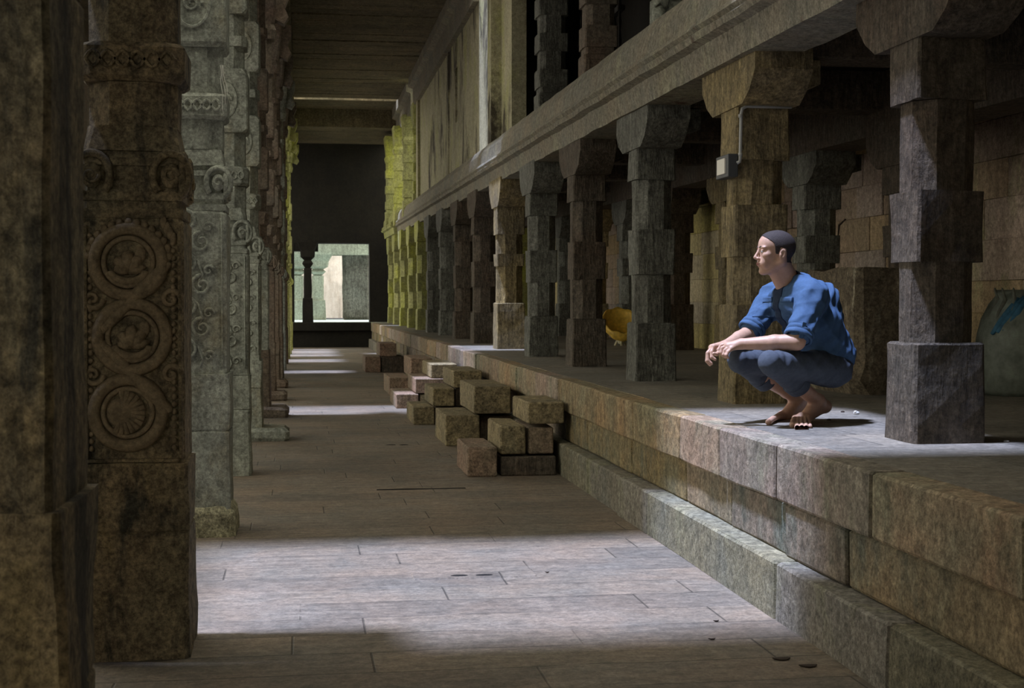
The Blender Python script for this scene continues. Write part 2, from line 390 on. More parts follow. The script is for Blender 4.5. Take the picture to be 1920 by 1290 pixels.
# far end: cross platform, lintel wall, hall, courtyard
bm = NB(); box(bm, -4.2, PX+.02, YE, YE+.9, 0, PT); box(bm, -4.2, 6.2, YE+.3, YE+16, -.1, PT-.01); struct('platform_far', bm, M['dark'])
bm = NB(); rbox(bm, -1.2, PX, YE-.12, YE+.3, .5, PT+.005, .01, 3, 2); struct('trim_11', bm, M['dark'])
bm = NB(); box(bm, -4.2, 6.2, YE+.3, YE+8, PT-.01, PT+.0); struct('floor_hall', bm, M['greenpale'])
EW = YE+1.0
def zz(py, Y): return W(600, py, Y).z
def xx(px, Y): return W(px, 560, Y).x
bm = NB()
zl = zz(456, EW)
box(bm, -4.2, 6.2, EW, EW+.6, zl, 9)
box(bm, -4.2, xx(552, EW), EW, EW+.6, PT, zl)
box(bm, xx(693, EW), 6.2, EW, EW+.6, PT, zl)
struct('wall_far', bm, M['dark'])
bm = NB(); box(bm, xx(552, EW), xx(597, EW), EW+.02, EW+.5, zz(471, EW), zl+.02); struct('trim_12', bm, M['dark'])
bm = NB(); box(bm, -.14, 2.7, 39.8, EW, 6.2, 6.7); struct('ceiling_far', bm, M['ceil'])
CY2 = YE+12
bm = NB(); box(bm, -6, 10, CY2, CY2+.3, PT, PT+3.3); struct('wall_courtyard', bm, M['pink'])
# ================================================================== ARCADE PILLARS (front row)
def arcade_pillar(x, y, wd, mat, label, group, seed, zs=(.47, .85, 1.21, 1.60, 1.84), capm=None, ln=.56, arms=True, k=1, top=None):
    """x,y = centre"""
    r = empty('arcade_pillar', (x, y, PT), label, 'pillar', group)
    mt = M[mat]; h = wd/2; n = h*.93; c = h*.52
    cap0 = PT+zs[4]+rise(y)*.5
    Z = [PT]+[PT+v+rise(y)*.1*i for i, v in enumerate(zs)]; Z[-1] = cap0
    bm = NB(); stack(bm, x, y, [(Z[0]-.01, h+.012, h+.012, .012), (Z[1]-.01, h+.004, h+.004, .012), (Z[1], h-.005, h-.005, .02)], .009, 4, seed); obj('base_block', bm, mt, r)
    bm = NB(); stack(bm, x, y, [(Z[1]-.004, n, n, c), (Z[2]+.002, n, n, c)], .005, 5, seed+1); obj('octagonal_shaft', bm, mt, r)
    bm = NB(); stack(bm, x, y, [(Z[2], h-.004, h-.004, .012), (Z[3], h, h, .012)], .008, 4, seed+2); obj('middle_block', bm, mt, r)
    bm = NB(); stack(bm, x, y, [(Z[3]-.004, n, n, c), (Z[4]+.002, n, n, c)], .005, 5, seed+3); obj('octagonal_shaft', bm, mt, r)
    bm = NB(); stack(bm, x, y, [(Z[4], h+.004, h+.004, .012), (Z[5], h, h, .012)], .008, 4, seed+4); obj('top_block', bm, mt, r)
    t = (top if top else 2.885)+rise(y); b0 = Z[5]-.002; H = t-b0
    bm = NB(); w2 = h+.012
    P = [(-ln, t), (-ln*1.0, t-.42*H), (-ln*.80, b0+.22*H), (-ln*.55, b0), (ln*.55, b0), (ln*.80, b0+.22*H), (ln, t-.42*H), (ln, t)]
    xs = [-w2, -w2*.33, w2*.33, w2]
    rings = [[jit(Vector((x+u, y+a*(1 if abs(u) < w2 else .985), z)), .009, 4, seed+5) for a, z in P] for u in xs]
    loft(bm, rings)
    # side arm under the cross beam
    A = w2+.2
    Q = [(0, t-.004), (0, b0+.06*H), (w2*1.05, b0+.08*H), (w2+.06, b0+.35*H), (A, t-.5*H), (A, t-.004)]
    loft(bm, [[jit(Vector((x+a, y+u, z)), .007, 4, seed+6) for a, z in Q] for u in (-w2*.8, 0, w2*.8)])
    # carved wedge on the near face
    loft(bm, [[jit(Vector((x+u*s, y-ln*f, z)), .003, 6, seed) for u, f, z in ((-w2*.1, .5, b0+.12*H), (w2*.55, .5, b0+.12*H), (w2*.25, 1.02, t-.4*H))] for s in (1, .2)])
    obj('corbel_capital', bm, M[capm or mat], r)
    return r
FR = [(2.89, 6.19, .318, 'pillar_dark', 'dark square-and-octagon stone pillar nearest the camera, right of the crouching man'),
      (2.85, 8.72, .34, 'pillar_warm', 'ochre stone pillar directly behind the crouching man, with electrical box and conduit'),
      (2.815, 11.25, .315, 'pillar_grey', 'blue-grey stone pillar in front of the golden basket, left of the man'),
      (2.80, 13.82, .325, 'pillar_dark', 'dark brown stone pillar, fourth from the camera along the platform'),
      (2.79, 16.42, .33, 'pillar_grey', 'grey stone pillar with pale left edge, fifth from the camera'),
      (2.79, 19.02, .37, 'pillar_warm', 'ochre stone pillar with a large rough base, sixth from the camera'),
      (2.78, 21.58, .36, 'pillar_dark', 'dark stone pillar just beyond the sixth, ochre one'),
      (2.78, 24.17, .36, 'pillar_dark', 'dark grey pillar, eighth from the camera along the platform'),
      (2.78, 26.77, .36, 'pillar_grey', 'grey narrow-looking pillar, ninth from the camera along the platform'),
      (2.77, 29.37, .36, 'pillar_grey', 'tenth pillar from the camera, last grey one before the mossy green group'),
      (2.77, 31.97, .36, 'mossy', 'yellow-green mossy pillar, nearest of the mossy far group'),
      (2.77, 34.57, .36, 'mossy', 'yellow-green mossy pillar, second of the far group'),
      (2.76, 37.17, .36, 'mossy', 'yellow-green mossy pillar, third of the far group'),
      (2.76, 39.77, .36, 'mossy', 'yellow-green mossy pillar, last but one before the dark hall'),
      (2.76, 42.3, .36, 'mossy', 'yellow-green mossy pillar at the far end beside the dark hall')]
for i, (x, y, wd, mt, lb) in enumerate(FR):
    zs = (.47, .85, 1.21, 1.60, 1.84)
    if i == 0: zs = (.45, .82, 1.14, 1.55, 1.83)
    if i == 1: zs = (.62, .92, 1.24, 1.52, 1.84)
    if i == 5: zs = (.62, 1.1, 1.25, 1.5, 1.84)
    arcade_pillar(x, y, wd, mt, lb, 'front row pillars of the arcade', 30+i*7, zs)
BR = [(10.98, 'pillar_dark', 'inner-row pillar hidden mostly behind the nearest dark pillar'),
      (13.15, 'pillar_grey', 'grey inner-row pillar standing above the large stone block, right of the man'),
      (15.75, 'pillar_warm', 'inner-row pillar hidden mostly behind the ochre pillar with the electrical box'),
      (18.3, 'pillar_dark', 'brown inner-row pillar between the grey third pillar and the man'),
      (20.9, 'pillar_grey', 'inner-row pillar seen just left of the blue-grey third pillar, above the golden basket'),
      (23.5, 'pillar_warm', 'inner-row pillar glimpsed behind the dark fourth pillar'),
      (26.1, 'pillar_grey', 'inner-row pillar between the grey fifth and dark fourth pillars'),
      (28.7, 'mossy', 'mossy inner-row pillar glimpsed behind the grey fifth pillar'), (31.3, 'mossy', 'mossy inner-row pillar glimpsed right of the ochre sixth pillar'),
      (33.9, 'mossy', 'mossy inner-row pillar deep in the arcade behind the dark seventh pillar')]
for i, (y, mt, lb) in enumerate(BR):
    arcade_pillar(4.92, y, .36, mt, lb, 'inner row pillars of the arcade', 200+i*7, (.6, 1.0, 1.25, 1.5, 1.72), ln=.5, top=2.72+.005)
# ================================================================== CARVED COLUMNS (left row)
def scroll(bm, c, rad, fx, r=.012, turns=1.6, a0=0, sgn=1, face='y', n=26):
    pts = []
    for i in range(n+1):
        t = i/n; a = a0+sgn*turns*2*PI*t; q = rad*(1-.85*t)
        pts.append(c+(Vector((math.cos(a)*q, 0, math.sin(a)*q)) if face == 'y' else Vector((0, math.cos(a)*q, math.sin(a)*q))))
    tube(bm, pts, r, 6, rr=[r*(1-.5*i/n) for i in range(n+1)])
def carved_column(xr, yf, wd, base, mats, label, seed, s=1.0, det=1, foot=False):
    h = wd/2; cx = xr-h; cy = yf+h
    r = empty('carved_column', (cx, cy, 0), label, 'column', 'carved columns along the left side')
    mb, mp, mu = [M[q] for q in mats]
    bz = base
    if foot:
        bm = NB(); rbox(bm, cx-h-.1, cx+h+foot, cy-h-.1, cy+h+.06, -.01, .13, .02, 3, seed, .04, .08); obj('foot_slab', bm, mb, r)
    bm = NB(); stack(bm, cx, cy, [(-.01, h+.005, h+.005, .02), (bz*.64, h, h, .012), (bz*.65, h-.008, h-.008, .012), (bz*.66, h, h, .012), (bz, h+.002, h+.002, .015)], .014, 3.2, seed, .07)
    obj('base_block', bm, mb, r)
    z1 = bz; z2 = z1+.94*s
    bm = NB(); stack(bm, cx, cy, [(z1-.004, h-.012, h-.012, .012), (z2-.02, h-.008, h-.008, .012), (z2, h-.02, h-.02, .012)], .007, 3.5, seed+1, .08); obj('panel_block', bm, mp, r)
    # mouldings
    bm = NB(); z = z2
    sec = [(z-.004, h-.018, h-.018, .01)]
    for q, (dz, off) in enumerate([(.035, .012), (.03, .028), (.035, .016), (.04, .03), (.06, .036), (.03, .022), (.03, .045)]):
        sec += [(z, h-off, h-off, .01)]; z += dz*s; sec += [(z, h-off, h-off, .01)]
    obj('moulding', (stack(bm, cx, cy, sec, .003, 5, seed+2, .05), bm)[1], mp, r)
    z3 = z
    secs = [(z3-.004, h*.88, h*.88, .02), (z3+.09*s, h*.80, h*.80, .03), (z3+.091*s, h*.82, h*.82, h*.42), (z3+.26*s, h*.82, h*.82, h*.42)]
    bm = NB(); stack(bm, cx, cy, secs, .004, 5, seed+3, .08); obj('octagonal_shaft', bm, mu, r)
    z4 = z3+.26*s
    bm = NB(); stack(bm, cx, cy, [(z4, h*.86, h*.86, .05), (z4+.02, h*.96, h*.96, .05), (z4+.13*s, h*.98, h*.98, .04), (z4+.15*s, h*.88, h*.88, .05)], .004, 5, seed+4, .06)
    if det:   # braided belt carving
        for ph in (0, PI):
            pts = [Vector((cx-h*.8+1.6*h*i/24, cy-h*.985, z4+.08*s+math.sin(i/24*2*PI*3+ph)*.03)) for i in range(25)]; tube(bm, pts, .009, 6)
    obj('carved_belt', bm, mu, r)
    z5 = z4+.15*s
    bm = NB(); stack(bm, cx, cy, [(z5-.003, h*.82, h*.82, h*.42), (z5+.26*s, h*.82, h*.82, h*.42)], .004, 5, seed+5, .09); obj('octagonal_shaft', bm, mu, r)
    z6 = z5+.26*s
    tops = [(z6, z6+.5, 'square_block'), (z6+.5, z6+.93, 'octagonal_shaft'), (z6+.93, z6+1.42, 'square_block'), (z6+1.42, 5.0, 'octagonal_shaft')]
    if 5 < yf < 6: tops = tops[:1]
    for q, (a, b, nmv) in enumerate(tops):
        bm = NB()
        if 'square' in nmv:
            stack(bm, cx, cy, [(a, h*.9, h*.9, .03), (a+.03, h*.97, h*.97, .012), (b-.04, h*.97, h*.97, .012), (b, h*.88, h*.88, .03)], .005, 5, seed+6+q, .09)
            if det:
                ring_ = [Vector((cx+math.cos(t)*h*.5, cy-h*.97, (a+b)/2+math.sin(t)*.14)) for t in [2*PI*i/20 for i in range(20)]]
                tube(bm, ring_, .012, 6, closed=True)
                scroll(bm, Vector((cx, cy-h*.98, (a+b)/2)), .06, 0, .01)
        else:
            m_ = (a+b)/2
            stack(bm, cx, cy, [(a-.003, h*.8, h*.8, h*.4), (m_-.04, h*.8, h*.8, h*.4), (m_-.04, h*.92, h*.92, .04), (m_+.04, h*.92, h*.92, .04), (m_+.04, h*.8, h*.8, h*.4), (b+.003, h*.8, h*.8, h*.4)], .004, 5, seed+6+q, .12)
        obj(nmv, bm, mu, r)
    if not 5 < yf < 6:
        bm = NB(); stack(bm, cx, cy, [(5.0, h*1.0, h*1.0, .05), (5.12, h*1.15, h*1.15, .05), (5.2, h*1.0, h*1.0, .05), (5.3, h*1.1, h*1.3, .03), (5.55, h*1.25, h*2.4, .03), (5.76, h*1.3, h*2.6, .03)], .008, 4, seed+12, .08)
        # drooping bracket towards the aisle
        loft(bm, [[jit(Vector((cx+a, cy+u, z)), .006, 4, seed) for a, z in ((0, 5.28), (h, 5.28), (h+.14, 5.22), (h+.2, 5.32), (h+.14, 5.45), (h+.2, 5.6), (h+.2, 5.765), (0, 5.765))] for u in (-h*.7, 0, h*.7)])
        obj('bracket_capital', bm, mu, r)
    # volutes on the corners
    zv = z2+.16*s
    for sx in (1, -1):
        bm = NB()
        for fc, c0 in (('y', Vector((cx+sx*h*.72, cy-h*.93, zv))), ('x', Vector((cx+h*.93, cy-h*.62 if sx > 0 else cy+h*.62, zv)))):
            arc = []
            for i in range(17):
                a = -.35*PI+i/16*1.6*PI; a = PI-a if sx < 0 else a
                q = .068*s; d = Vector((math.cos(a)*q, 0, math.sin(a)*q*1.25)) if fc == 'y' else Vector((0, -math.cos(a)*q, math.sin(a)*q*1.25))
                arc.append(c0+d)
            tube(bm, arc, .016, 6)
            ell(bm, c0, (.04, .018, .05) if fc == 'y' else (.018, .04, .05), u=10, v=7)
            scroll(bm, c0+Vector((0, -.018, 0) if fc == 'y' else (.018, 0, 0)), .032, 0, .008, 1.2, 0, sx, fc, 14)
        obj('corner_volute', bm, mp, r, smooth=True)
    return r, cx, cy, h, z1, z2
xr = lambda y: -.43+.0062*(y-5.6)
COLS = [
 (2.49, .40, 1.02, ('col_dark',)*3, 'dark blurred stone column filling the left edge of the photo, nearest the camera', 0, 0),
 (5.58, .41, .76, ('col_dark',)*3, 'brown carved column with three vine medallions, second from the camera on the left', 2, 0),
 (8.46, .40, .95, ('col_grey',)*3, 'grey-green lit carved column with scrollwork, standing on a pale worn base', 1, 0),
 (11.4, .38, .8, ('col_grey',)*3, 'slim grey carved column just beyond the lit grey-green column', 1, 0),
 (14.25, .36, .8, ('col_grey', 'col_grey', 'col_grey'), 'grey column on the nearest flat broken foot slab', 1, .26),
 (17.1, .36, .8, ('col_brown', 'col_grey', 'col_brown'), 'reddish-brown column whose foot stone sits in the middle light patch', 0, .22),
 (20.0, .36, .8, ('col_brown', 'col_brown', 'col_brown'), 'reddish-brown column on a rounded foot stone, sixth foot from the far end', 0, .16),
 (22.95, .36, .8, ('col_brown',)*3, 'brown column with low foot slab beyond the rounded foot stone', 0, .12),
 (25.85, .36, .8, ('col_brown',)*3, 'brown column far down the left row, before the second light patch', 0, 0),
 (28.75, .36, .8, ('col_grey',)*3, 'pale column far down the left row beside the second light patch', 0, 0),
 (31.7, .36, .8, ('col_brown',)*3, 'far left column, fourth from the dark hall', 0, 0),
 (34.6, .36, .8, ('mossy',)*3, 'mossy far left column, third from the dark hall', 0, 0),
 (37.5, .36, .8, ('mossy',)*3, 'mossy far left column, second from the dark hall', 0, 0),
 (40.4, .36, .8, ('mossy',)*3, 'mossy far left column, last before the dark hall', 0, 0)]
cinfo = []
for i, (yf, wd, base, mt, lb, det, foot) in enumerate(COLS):
    x0 = xr(yf) if i else -.405
    cinfo.append(carved_column(x0, yf, wd, base, mt, lb, 60+i*11, 1.0 if i < 2 else 1.02, det, foot))
# big vine medallions on the second column
r, cx, cy, h, z1, z2 = cinfo[1]
fy = cy-h+.004
k2 = (z2-z1)/.94
def ringpts(c, rx, rz, a0, a1, n=28): return [Vector((c[0]+math.cos(a0+(a1-a0)*i/n)*rx, fy, c[1]+math.sin(a0+(a1-a0)*i/n)*rz)) for i in range(n+1)]
mc = [(cx-.012, z2-.17), (cx-.0, z2-.455), (cx-.018, z2-.745)]
for i, c in enumerate(mc):
    bm = NB(); rd = .128
    tube(bm, ringpts(c, rd, rd, 0, 2*PI)[:-1], .025, 8, closed=True)
    tube(bm, ringpts(c, rd-.036, rd-.036, 0, 2*PI)[:-1], .011, 6, closed=True)
    # bird / lotus figure inside
    if i < 2:
        for a, l, q in ((2.3, .075, .02), (1.6, .08, .022), (.9, .075, .02), (2.9, .06, .016), (.25, .06, .016)):
            d = Vector((math.cos(a), 0, math.sin(a))); b0 = Vector((c[0], fy, c[1]-.035))
            tube(bm, [b0, b0+d*l*.4+Vector((0, -.006, 0)), b0+d*l*.8, b0+d*l+Vector((.008, 0, .0))], q, 7, rr=[q*.9, q*1.35, q*1.1, q*.3])
        tube(bm, ringpts((c[0], c[1]-.035), .065, .04, PI, 2*PI, 12), .018, 6)
        ell(bm, (c[0]+.045, fy, c[1]+.03), (.022, .014, .03))
    else:
        for j in range(14):
            a = -1.9+j*.27; d = Vector((math.cos(a), 0, math.sin(a))); b0 = Vector((c[0]-.02, fy, c[1]))
            tube(bm, [b0+d*.03, b0+d*.085], .007, 6, rr=[.007, .014])
        ell(bm, (c[0]-.03, fy, c[1]), (.05, .012, .055))
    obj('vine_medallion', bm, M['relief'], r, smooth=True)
bm = NB()   # s-shaped stems joining rings
for (a, b, sg) in ((mc[0], mc[1], 1), (mc[1], mc[2], -1)):
    pts = []
    for i in range(15):
        t = i/14; pts.append(Vector((cx+sg*(.14*math.cos(PI*t)), fy, a[1]*(1-t)+b[1]*t+.03*math.sin(2*PI*t))))
    tube(bm, pts, .015, 7, rr=[.016+.010*math.sin(PI*i/14) for i in range(15)])
    for sx in (-1, 1):
        scroll(bm, Vector((cx+sx*.145, fy, (a[1]+b[1])/2)), .04, 0, .013, 1.3, 0, sx, 'y', 14)
for sx in (-1, 1):
    for j in range(30): ell(bm, (cx+sx*.155, fy+.003, z2-.07-j*.028), (.011, .012, .012), u=8, v=5)
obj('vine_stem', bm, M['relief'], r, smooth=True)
bm = NB()
for j in range(15):
    a = PI*(.05+.9*j/14); ell(bm, (mc[0][0]+math.cos(a)*.155, fy, mc[0][1]+math.sin(a)*.150), (.016, .016, .018), u=8, v=6)
for j in range(4): ell(bm, (cx+.12+j*.012, fy, z2-.02-j*.02), (.014, .012, .026), u=8, v=6)
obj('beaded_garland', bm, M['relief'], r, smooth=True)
bm = NB(); 
for xa in (cx+.172, cx-.178): rbox(bm, xa, xa+.014, fy-.012, fy+.01, z1+.02, z2-.03, .001, 5, 3, .003)
rbox(bm, cx-.17, cx+.17, fy-.008, fy+.01, z1+.004, z1+.018, .001, 5, 3, .003)
obj('panel_border', bm, M['col_dark'], r)
# scrollwork on the third column, lighter on fourth and fifth
for ci_, mt in ((2, 'col_grey'), (3, 'col_grey'), (4, 'col_grey')):
    r, cx, cy, h, z1, z2 = cinfo[ci_]; fy = cy-h+.006; bm = NB()
    for j in range(7):
        z = z2-.06-j*.125; sx = 1 if j % 2 else -1
        scroll(bm, Vector((cx+sx*.045, fy, z)), .062, 0, .012, 1.5, PI*.5, sx, 'y', 22)
        scroll(bm, Vector((cx-sx*.085, fy, z-.04)), .035, 0, .010, 1.2, 0, -sx, 'y', 14)
        tube(bm, [Vector((cx+sx*.045, fy, z+.06)), Vector((cx-sx*.02, fy, z+.02)), Vector((cx-sx*.05, fy, z-.06)), Vector((cx-sx*.03, fy, z-.1))], .008, 6)
    for xa in (cx+h*.78, cx-h*.84): rbox(bm, xa, xa+.01, fy-.01, fy+.01, z1+.05, z2-.02, .001, 5, 3, .003)
    obj('scroll_carving', bm, M[mt], r, smooth=True)
# pale worn foot on the third column
r, cx, cy, h, z1, z2 = cinfo[2]
bm = NB(); stack(bm, cx, cy, [(-.01, h+.035, h+.03, .05), (.14, h+.03, h+.02, .04), (.2, h-.01, h-.01, .03)], .014, 5, 5, .06); obj('worn_foot', bm, stone('pale_foot', (.42, .40, .26), (.32, .30, .18), grain=.6, streak=0, bump=.6), r)
bm = NB()
for q in range(3):
    p0 = W(413+q*2, 122, 8.40); pts = [p0+Vector((.004*math.sin(i*1.3+q)+.0016*i*(q+1), 0, -.028*i)) for i in range(11-q*2)]
    tube(bm, pts, .0016, 5)
setp(obj('loose_thread', bm, plain('thread', (.7, .7, .62)), smooth=True), 'thin pale frayed thread hanging down the lit grey-green column', 'thread')
# ================================================================== UPPER LOGGIA COLUMNS
def loggia(x, y, wd, mt, lb, grp, seed, z0=3.5, z1=6.05):
    r = empty('loggia_column', (x, y, z0), lb, 'column', grp); h = wd/2
    bm = NB(); stack(bm, x, y, [(z0-.1, h, h, .015), (z0+.42, h, h, .015), (z0+.43, h*.85, h*.85, .02), (z0+.5, h*.85, h*.85, .02)], .006, 4, seed); obj('base_block', bm, M[mt], r)
    bm = NB(); zc = z0+.5; sec = []
    for q in range(6):
        a = h*.84 if q % 2 else h*.96; c = h*.35 if q % 2 else .015
        sec += [(zc, a, a, c), (zc+.22, a, a, c)]; zc += .22
    stack(bm, x, y, sec, .005, 5, seed+1); obj('notched_shaft', bm, M[mt], r)
    bm = NB(); stack(bm, x, y, [(zc, h*.9, h*.9, .02), (zc+.12, h*1.1, h*1.1, .02), (zc+.2, h*.9, h*.9, .02), (z1-.3, h, h*1.4, .02), (z1, h*1.1, h*2.4, .02)], .006, 4, seed+2); obj('bracket_capital', bm, M[mt], r)
    bm = NB(); fy = y-h
    for zc2 in (z0+.2,):
        tube(bm, [Vector((x+math.cos(t)*h*.6, fy, zc2+math.sin(t)*h*.6)) for t in [2*PI*i/18 for i in range(18)]], .012, 6, closed=True)
    rr_ = [(x-h*.75, zc2-.17), (x+h*.75, zc2-.17), (x+h*.75, zc2+.17), (x-h*.75, zc2+.17)]
    tube(bm, [Vector((a, fy, b)) for a, b in rr_], .009, 5, closed=True)
    obj('rosette_panel', bm, M[mt], r)
    return r
LG = [(3.12, 11.7, .34, 'col_grey', 'grey-green figured column base behind the parapet, nearest in the upper gallery'),
      (3.08, 14.6, .36, 'col_brown', 'brown notched column in the upper gallery, between two others'),
      (3.08, 17.4, .38, 'pillar_grey', 'dark column with a square rosette panel beside the plaster wall upstairs')]
for i, (x, y, wd, mt, lb) in enumerate(LG): loggia(x, y, wd, mt, lb, 'upper gallery columns', 300+i*5)
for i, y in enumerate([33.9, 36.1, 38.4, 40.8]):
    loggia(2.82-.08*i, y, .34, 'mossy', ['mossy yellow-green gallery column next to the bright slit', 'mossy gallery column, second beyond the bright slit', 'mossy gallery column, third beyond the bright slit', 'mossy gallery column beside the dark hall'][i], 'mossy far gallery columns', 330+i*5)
# lattice screen between the gallery columns
r = empty('lattice_screen', (3.5, 16.2, 3.5), 'dark turned lattice screen between gallery columns', 'screen')
for j in range(9):
    bm = NB(); x = 3.42; y = 15.1+j*.26
    tube(bm, [Vector((x, y, 3.5+.1*i)) for i in range(19)], .02, 6, rr=[.012+.012*(i % 2) for i in range(19)]); obj('baluster', bm, M['dark'], r)
for zq in (3.6, 4.5, 5.3):
    bm = NB(); rbox(bm, 3.38, 3.46, 15.0, 17.3, zq, zq+.06); obj('rail', bm, M['dark'], r)
# figured fragment leaning on the first gallery column
bm = NB()
fx, fyy = 2.93, 11.5
tube(bm, [Vector((fx+.02, fyy, 3.55)), Vector((fx-.01, fyy-.02, 3.7)), Vector((fx+.03, fyy, 3.86)), Vector((fx, fyy-.02, 4.02)), Vector((fx+.02, fyy, 4.2)), Vector((fx+.03, fyy, 4.4))], .05, 8, rr=[.07, .05, .07, .045, .065, .05])
for z in (3.62, 3.8, 3.98): tube(bm, [Vector((fx-.05, fyy-.06, z)), Vector((fx+.0, fyy-.085, z+.04)), Vector((fx+.06, fyy-.06, z-.02))], .018, 6)
obj('guardian_carving', bm, M['col_grey'], bpy.data.objects['loggia_column'], smooth=True)
# far hall columns
def hallcol(x, y, wd, z1, mt, lb):
    r = empty('hall_column', (x, y, PT), lb, 'column'); h = wd/2; H = z1-PT
    bm = NB(); stack(bm, x, y, [(PT, h*1.1, h*1.1, .02), (PT+.3*H, h, h, .02), (PT+.31*H, h*.8, h*.8, h*.3), (PT+.68*H, h*.8, h*.8, h*.3)], .01, 3, 5); obj('shaft', bm, M[mt], r)
    bm = NB(); stack(bm, x, y, [(PT+.68*H, h*.5, h*.5, h*.1), (PT+.74*H, h*1.1, h*1.1, .05), (PT+.78*H, h*.7, h*.7, .05), (PT+.82*H, h*1.4, h*1.4, .05), (PT+.9*H, h*1.5, h*1.5, .05), (z1, h*2.0, h*2.0, .02)], .01, 3, 6); obj('bracket_capital', bm, M[mt], r)
HY = YE+6.5
hallcol(xx(577, YE+.9), YE+.6, .30, zl, 'dark', 'black silhouetted pillar at the front of the far hall')
hallcol(xx(596, HY), HY, .5, zz(478, HY), 'greenpale', 'pale green column beyond the silhouetted pillar in the far hall')
hallcol(xx(558, HY), HY, .5, zz(478, HY), 'greenpale', 'pale green column left of the silhouetted pillar, far hall')
bm = NB(); x0, x1 = xx(643, HY), xx(694, HY)
rbox(bm, x0, x1, HY, HY+.9, PT-.01, zz(462, HY), .04, 1.2, 4, .1, .2); setp(obj('masonry_pier', bm, M['pillar_grey']), 'thick grey masonry pier right of the bright far opening', 'pier')
bm = NB(); box(bm, -4, 5.5, HY-.3, HY+.9, zz(478, HY), zz(450, HY)+.6); struct('trim_13', bm, M['greenpale'])
# ================================================================== STEP BLOCKS
SC = [0]
def block(x0, x1, y0, y1, z0, z1, mt, lb, grp):
    x0 += .004; x1 -= .004; z1 -= .003; y0 += .003; SC[0] += 1
    bm = NB(); rbox(bm, x0, x1, y0, y1, z0, z1, .005, 4.5, SC[0], .010, .09)
    return setp(obj('step_block', bm, M[mt]), lb, 'stone block', grp)
def flight(y0, x_lo, dx, hs, dep, mts, nmv, grp):
    n = len(hs); z = 0; words = ['lowest', 'middle', 'highest'] if n == 3 else ['lower', 'upper']
    x = x_lo
    for i, hh in enumerate(hs):
        x1 = x+dx*(1.25)
        block(x, min(x1, PX-.09), y0+.01*i, y0+dep, z, z+hh, mts[i % len(mts)], '%s block of %s' % (words[i], nmv), grp)
        z += hh; x += dx
    return
def xat(px, Y): d = ray(px, 600); return d.x/d.y*Y
Y1 = 11.05; a, b, c_ = xat(876, Y1), xat(935, Y1), xat(990, Y1)
g1 = 'blocks of the nearest steps'
block(a, b-.008, Y1, Y1+.78, 0, .235, 'step2', 'lowest front block of the nearest steps, reddish brown', g1)
block(b+.018, PX-.09, Y1+.02, Y1+.78, 0, .158, 'pillar_dark', 'long dark bottom block of the nearest steps beside the platform', g1)
block(b+.014, c_-.012, Y1+.03, Y1+.82, .172, .40, 'step', 'middle tread block of the nearest steps', g1)
block(c_+.008, PX-.11, Y1+.05, Y1+.8, .172, .385, 'step2', 'small brown block in the middle course of the nearest steps', g1)
block(c_-.0, PX-.03, Y1+.02, Y1+.85, .412, .585, 'step', 'topmost block of the nearest steps, against the platform', g1)
Y2 = 13.45; a, b, c_ = xat(834, Y2), xat(892, Y2), xat(960, Y2)
g2 = 'blocks of the second steps'
block(a, xat(900, Y2), Y2, Y2+1.0, 0, .30, 'step', 'large low block of the second steps from the camera', g2)
block(xat(900, Y2)+.01, PX-.08, Y2+.1, Y2+1.0, 0, .28, 'pillar_dark', 'dark filler block low in the second steps', g2)
block(xat(888, Y2), xat(958, Y2), Y2+.0, Y2+1.2, .308, .57, 'step', 'big pale upper block of the second steps, largest of all', g2)
block(xat(958, Y2)+.03, PX-.08, Y2+.25, Y2+1.0, .29, .5, 'pillar_dark', 'dark block beside the platform in the second steps', g2)
Y3 = 15.85; g3 = 'blocks of the third steps'
block(xat(774, Y3), xat(815, Y3), Y3, Y3+1.0, 0, .20, 'step', 'lowest greenish-grey block of the third steps', g3)
block(xat(815, Y3)+.01, PX-.08, Y3+.05, Y3+1.0, 0, .19, 'step2', 'long low brown block of the third steps', g3)
block(xat(811, Y3), xat(853, Y3), Y3+.02, Y3+1.1, .205, .405, 'step', 'middle mossy block of the third steps', g3)
block(xat(853, Y3)+.01, PX-.1, Y3+.1, Y3+1.1, .195, .40, 'pillar_dark', 'small dark block of the third steps behind the middle one', g3)
block(xat(850, Y3), xat(905, Y3), Y3+.04, Y3+1.2, .41, .60, 'step', 'uppermost pale block of the third steps', g3)
Y4 = 18.3; g4 = 'blocks of the fourth steps'
block(xat(742, Y4), xat(785, Y4), Y4, Y4+1.3, 0, .19, 'step2', 'lowest sunlit pinkish block of the fourth steps', g4)
block(xat(785, Y4)+.01, PX-.08, Y4+.05, Y4+1.2, 0, .18, 'step', 'low brown block of the fourth steps beside the platform', g4)
block(xat(778, Y4), xat(838, Y4), Y4+.02, Y4+1.3, .195, .385, 'step2', 'middle sunlit block of the fourth steps', g4)
block(xat(808, Y4), xat(858, Y4), Y4+.05, Y4+1.4, .39, .57, 'step', 'uppermost sunlit chipped block of the fourth steps', g4)
Y5 = 20.9; g5 = 'blocks of the fifth steps'
block(xat(729, Y5), xat(770, Y5), Y5, Y5+1.4, 0, .26, 'step2', 'brown low block of the fifth steps', g5)
block(xat(770, Y5)+.01, PX-.08, Y5+.1, Y5+1.3, 0, .26, 'step', 'inner low block of the fifth steps', g5)
block(xat(770, Y5), xat(812, Y5), Y5+.05, Y5+1.5, .265, .54, 'step2', 'reddish upper block of the fifth steps', g5)
Y6 = 27.8; g6 = 'blocks of the farthest steps'
block(xat(684, Y6), xat(714, Y6), Y6, Y6+1.2, 0, .30, 'step2', 'dark low block of the farthest steps', g6)
block(xat(714, Y6)+.01, PX-.08, Y6+.05, Y6+1.2, 0, .30, 'pillar_dark', 'dark inner block under the farthest steps', g6)
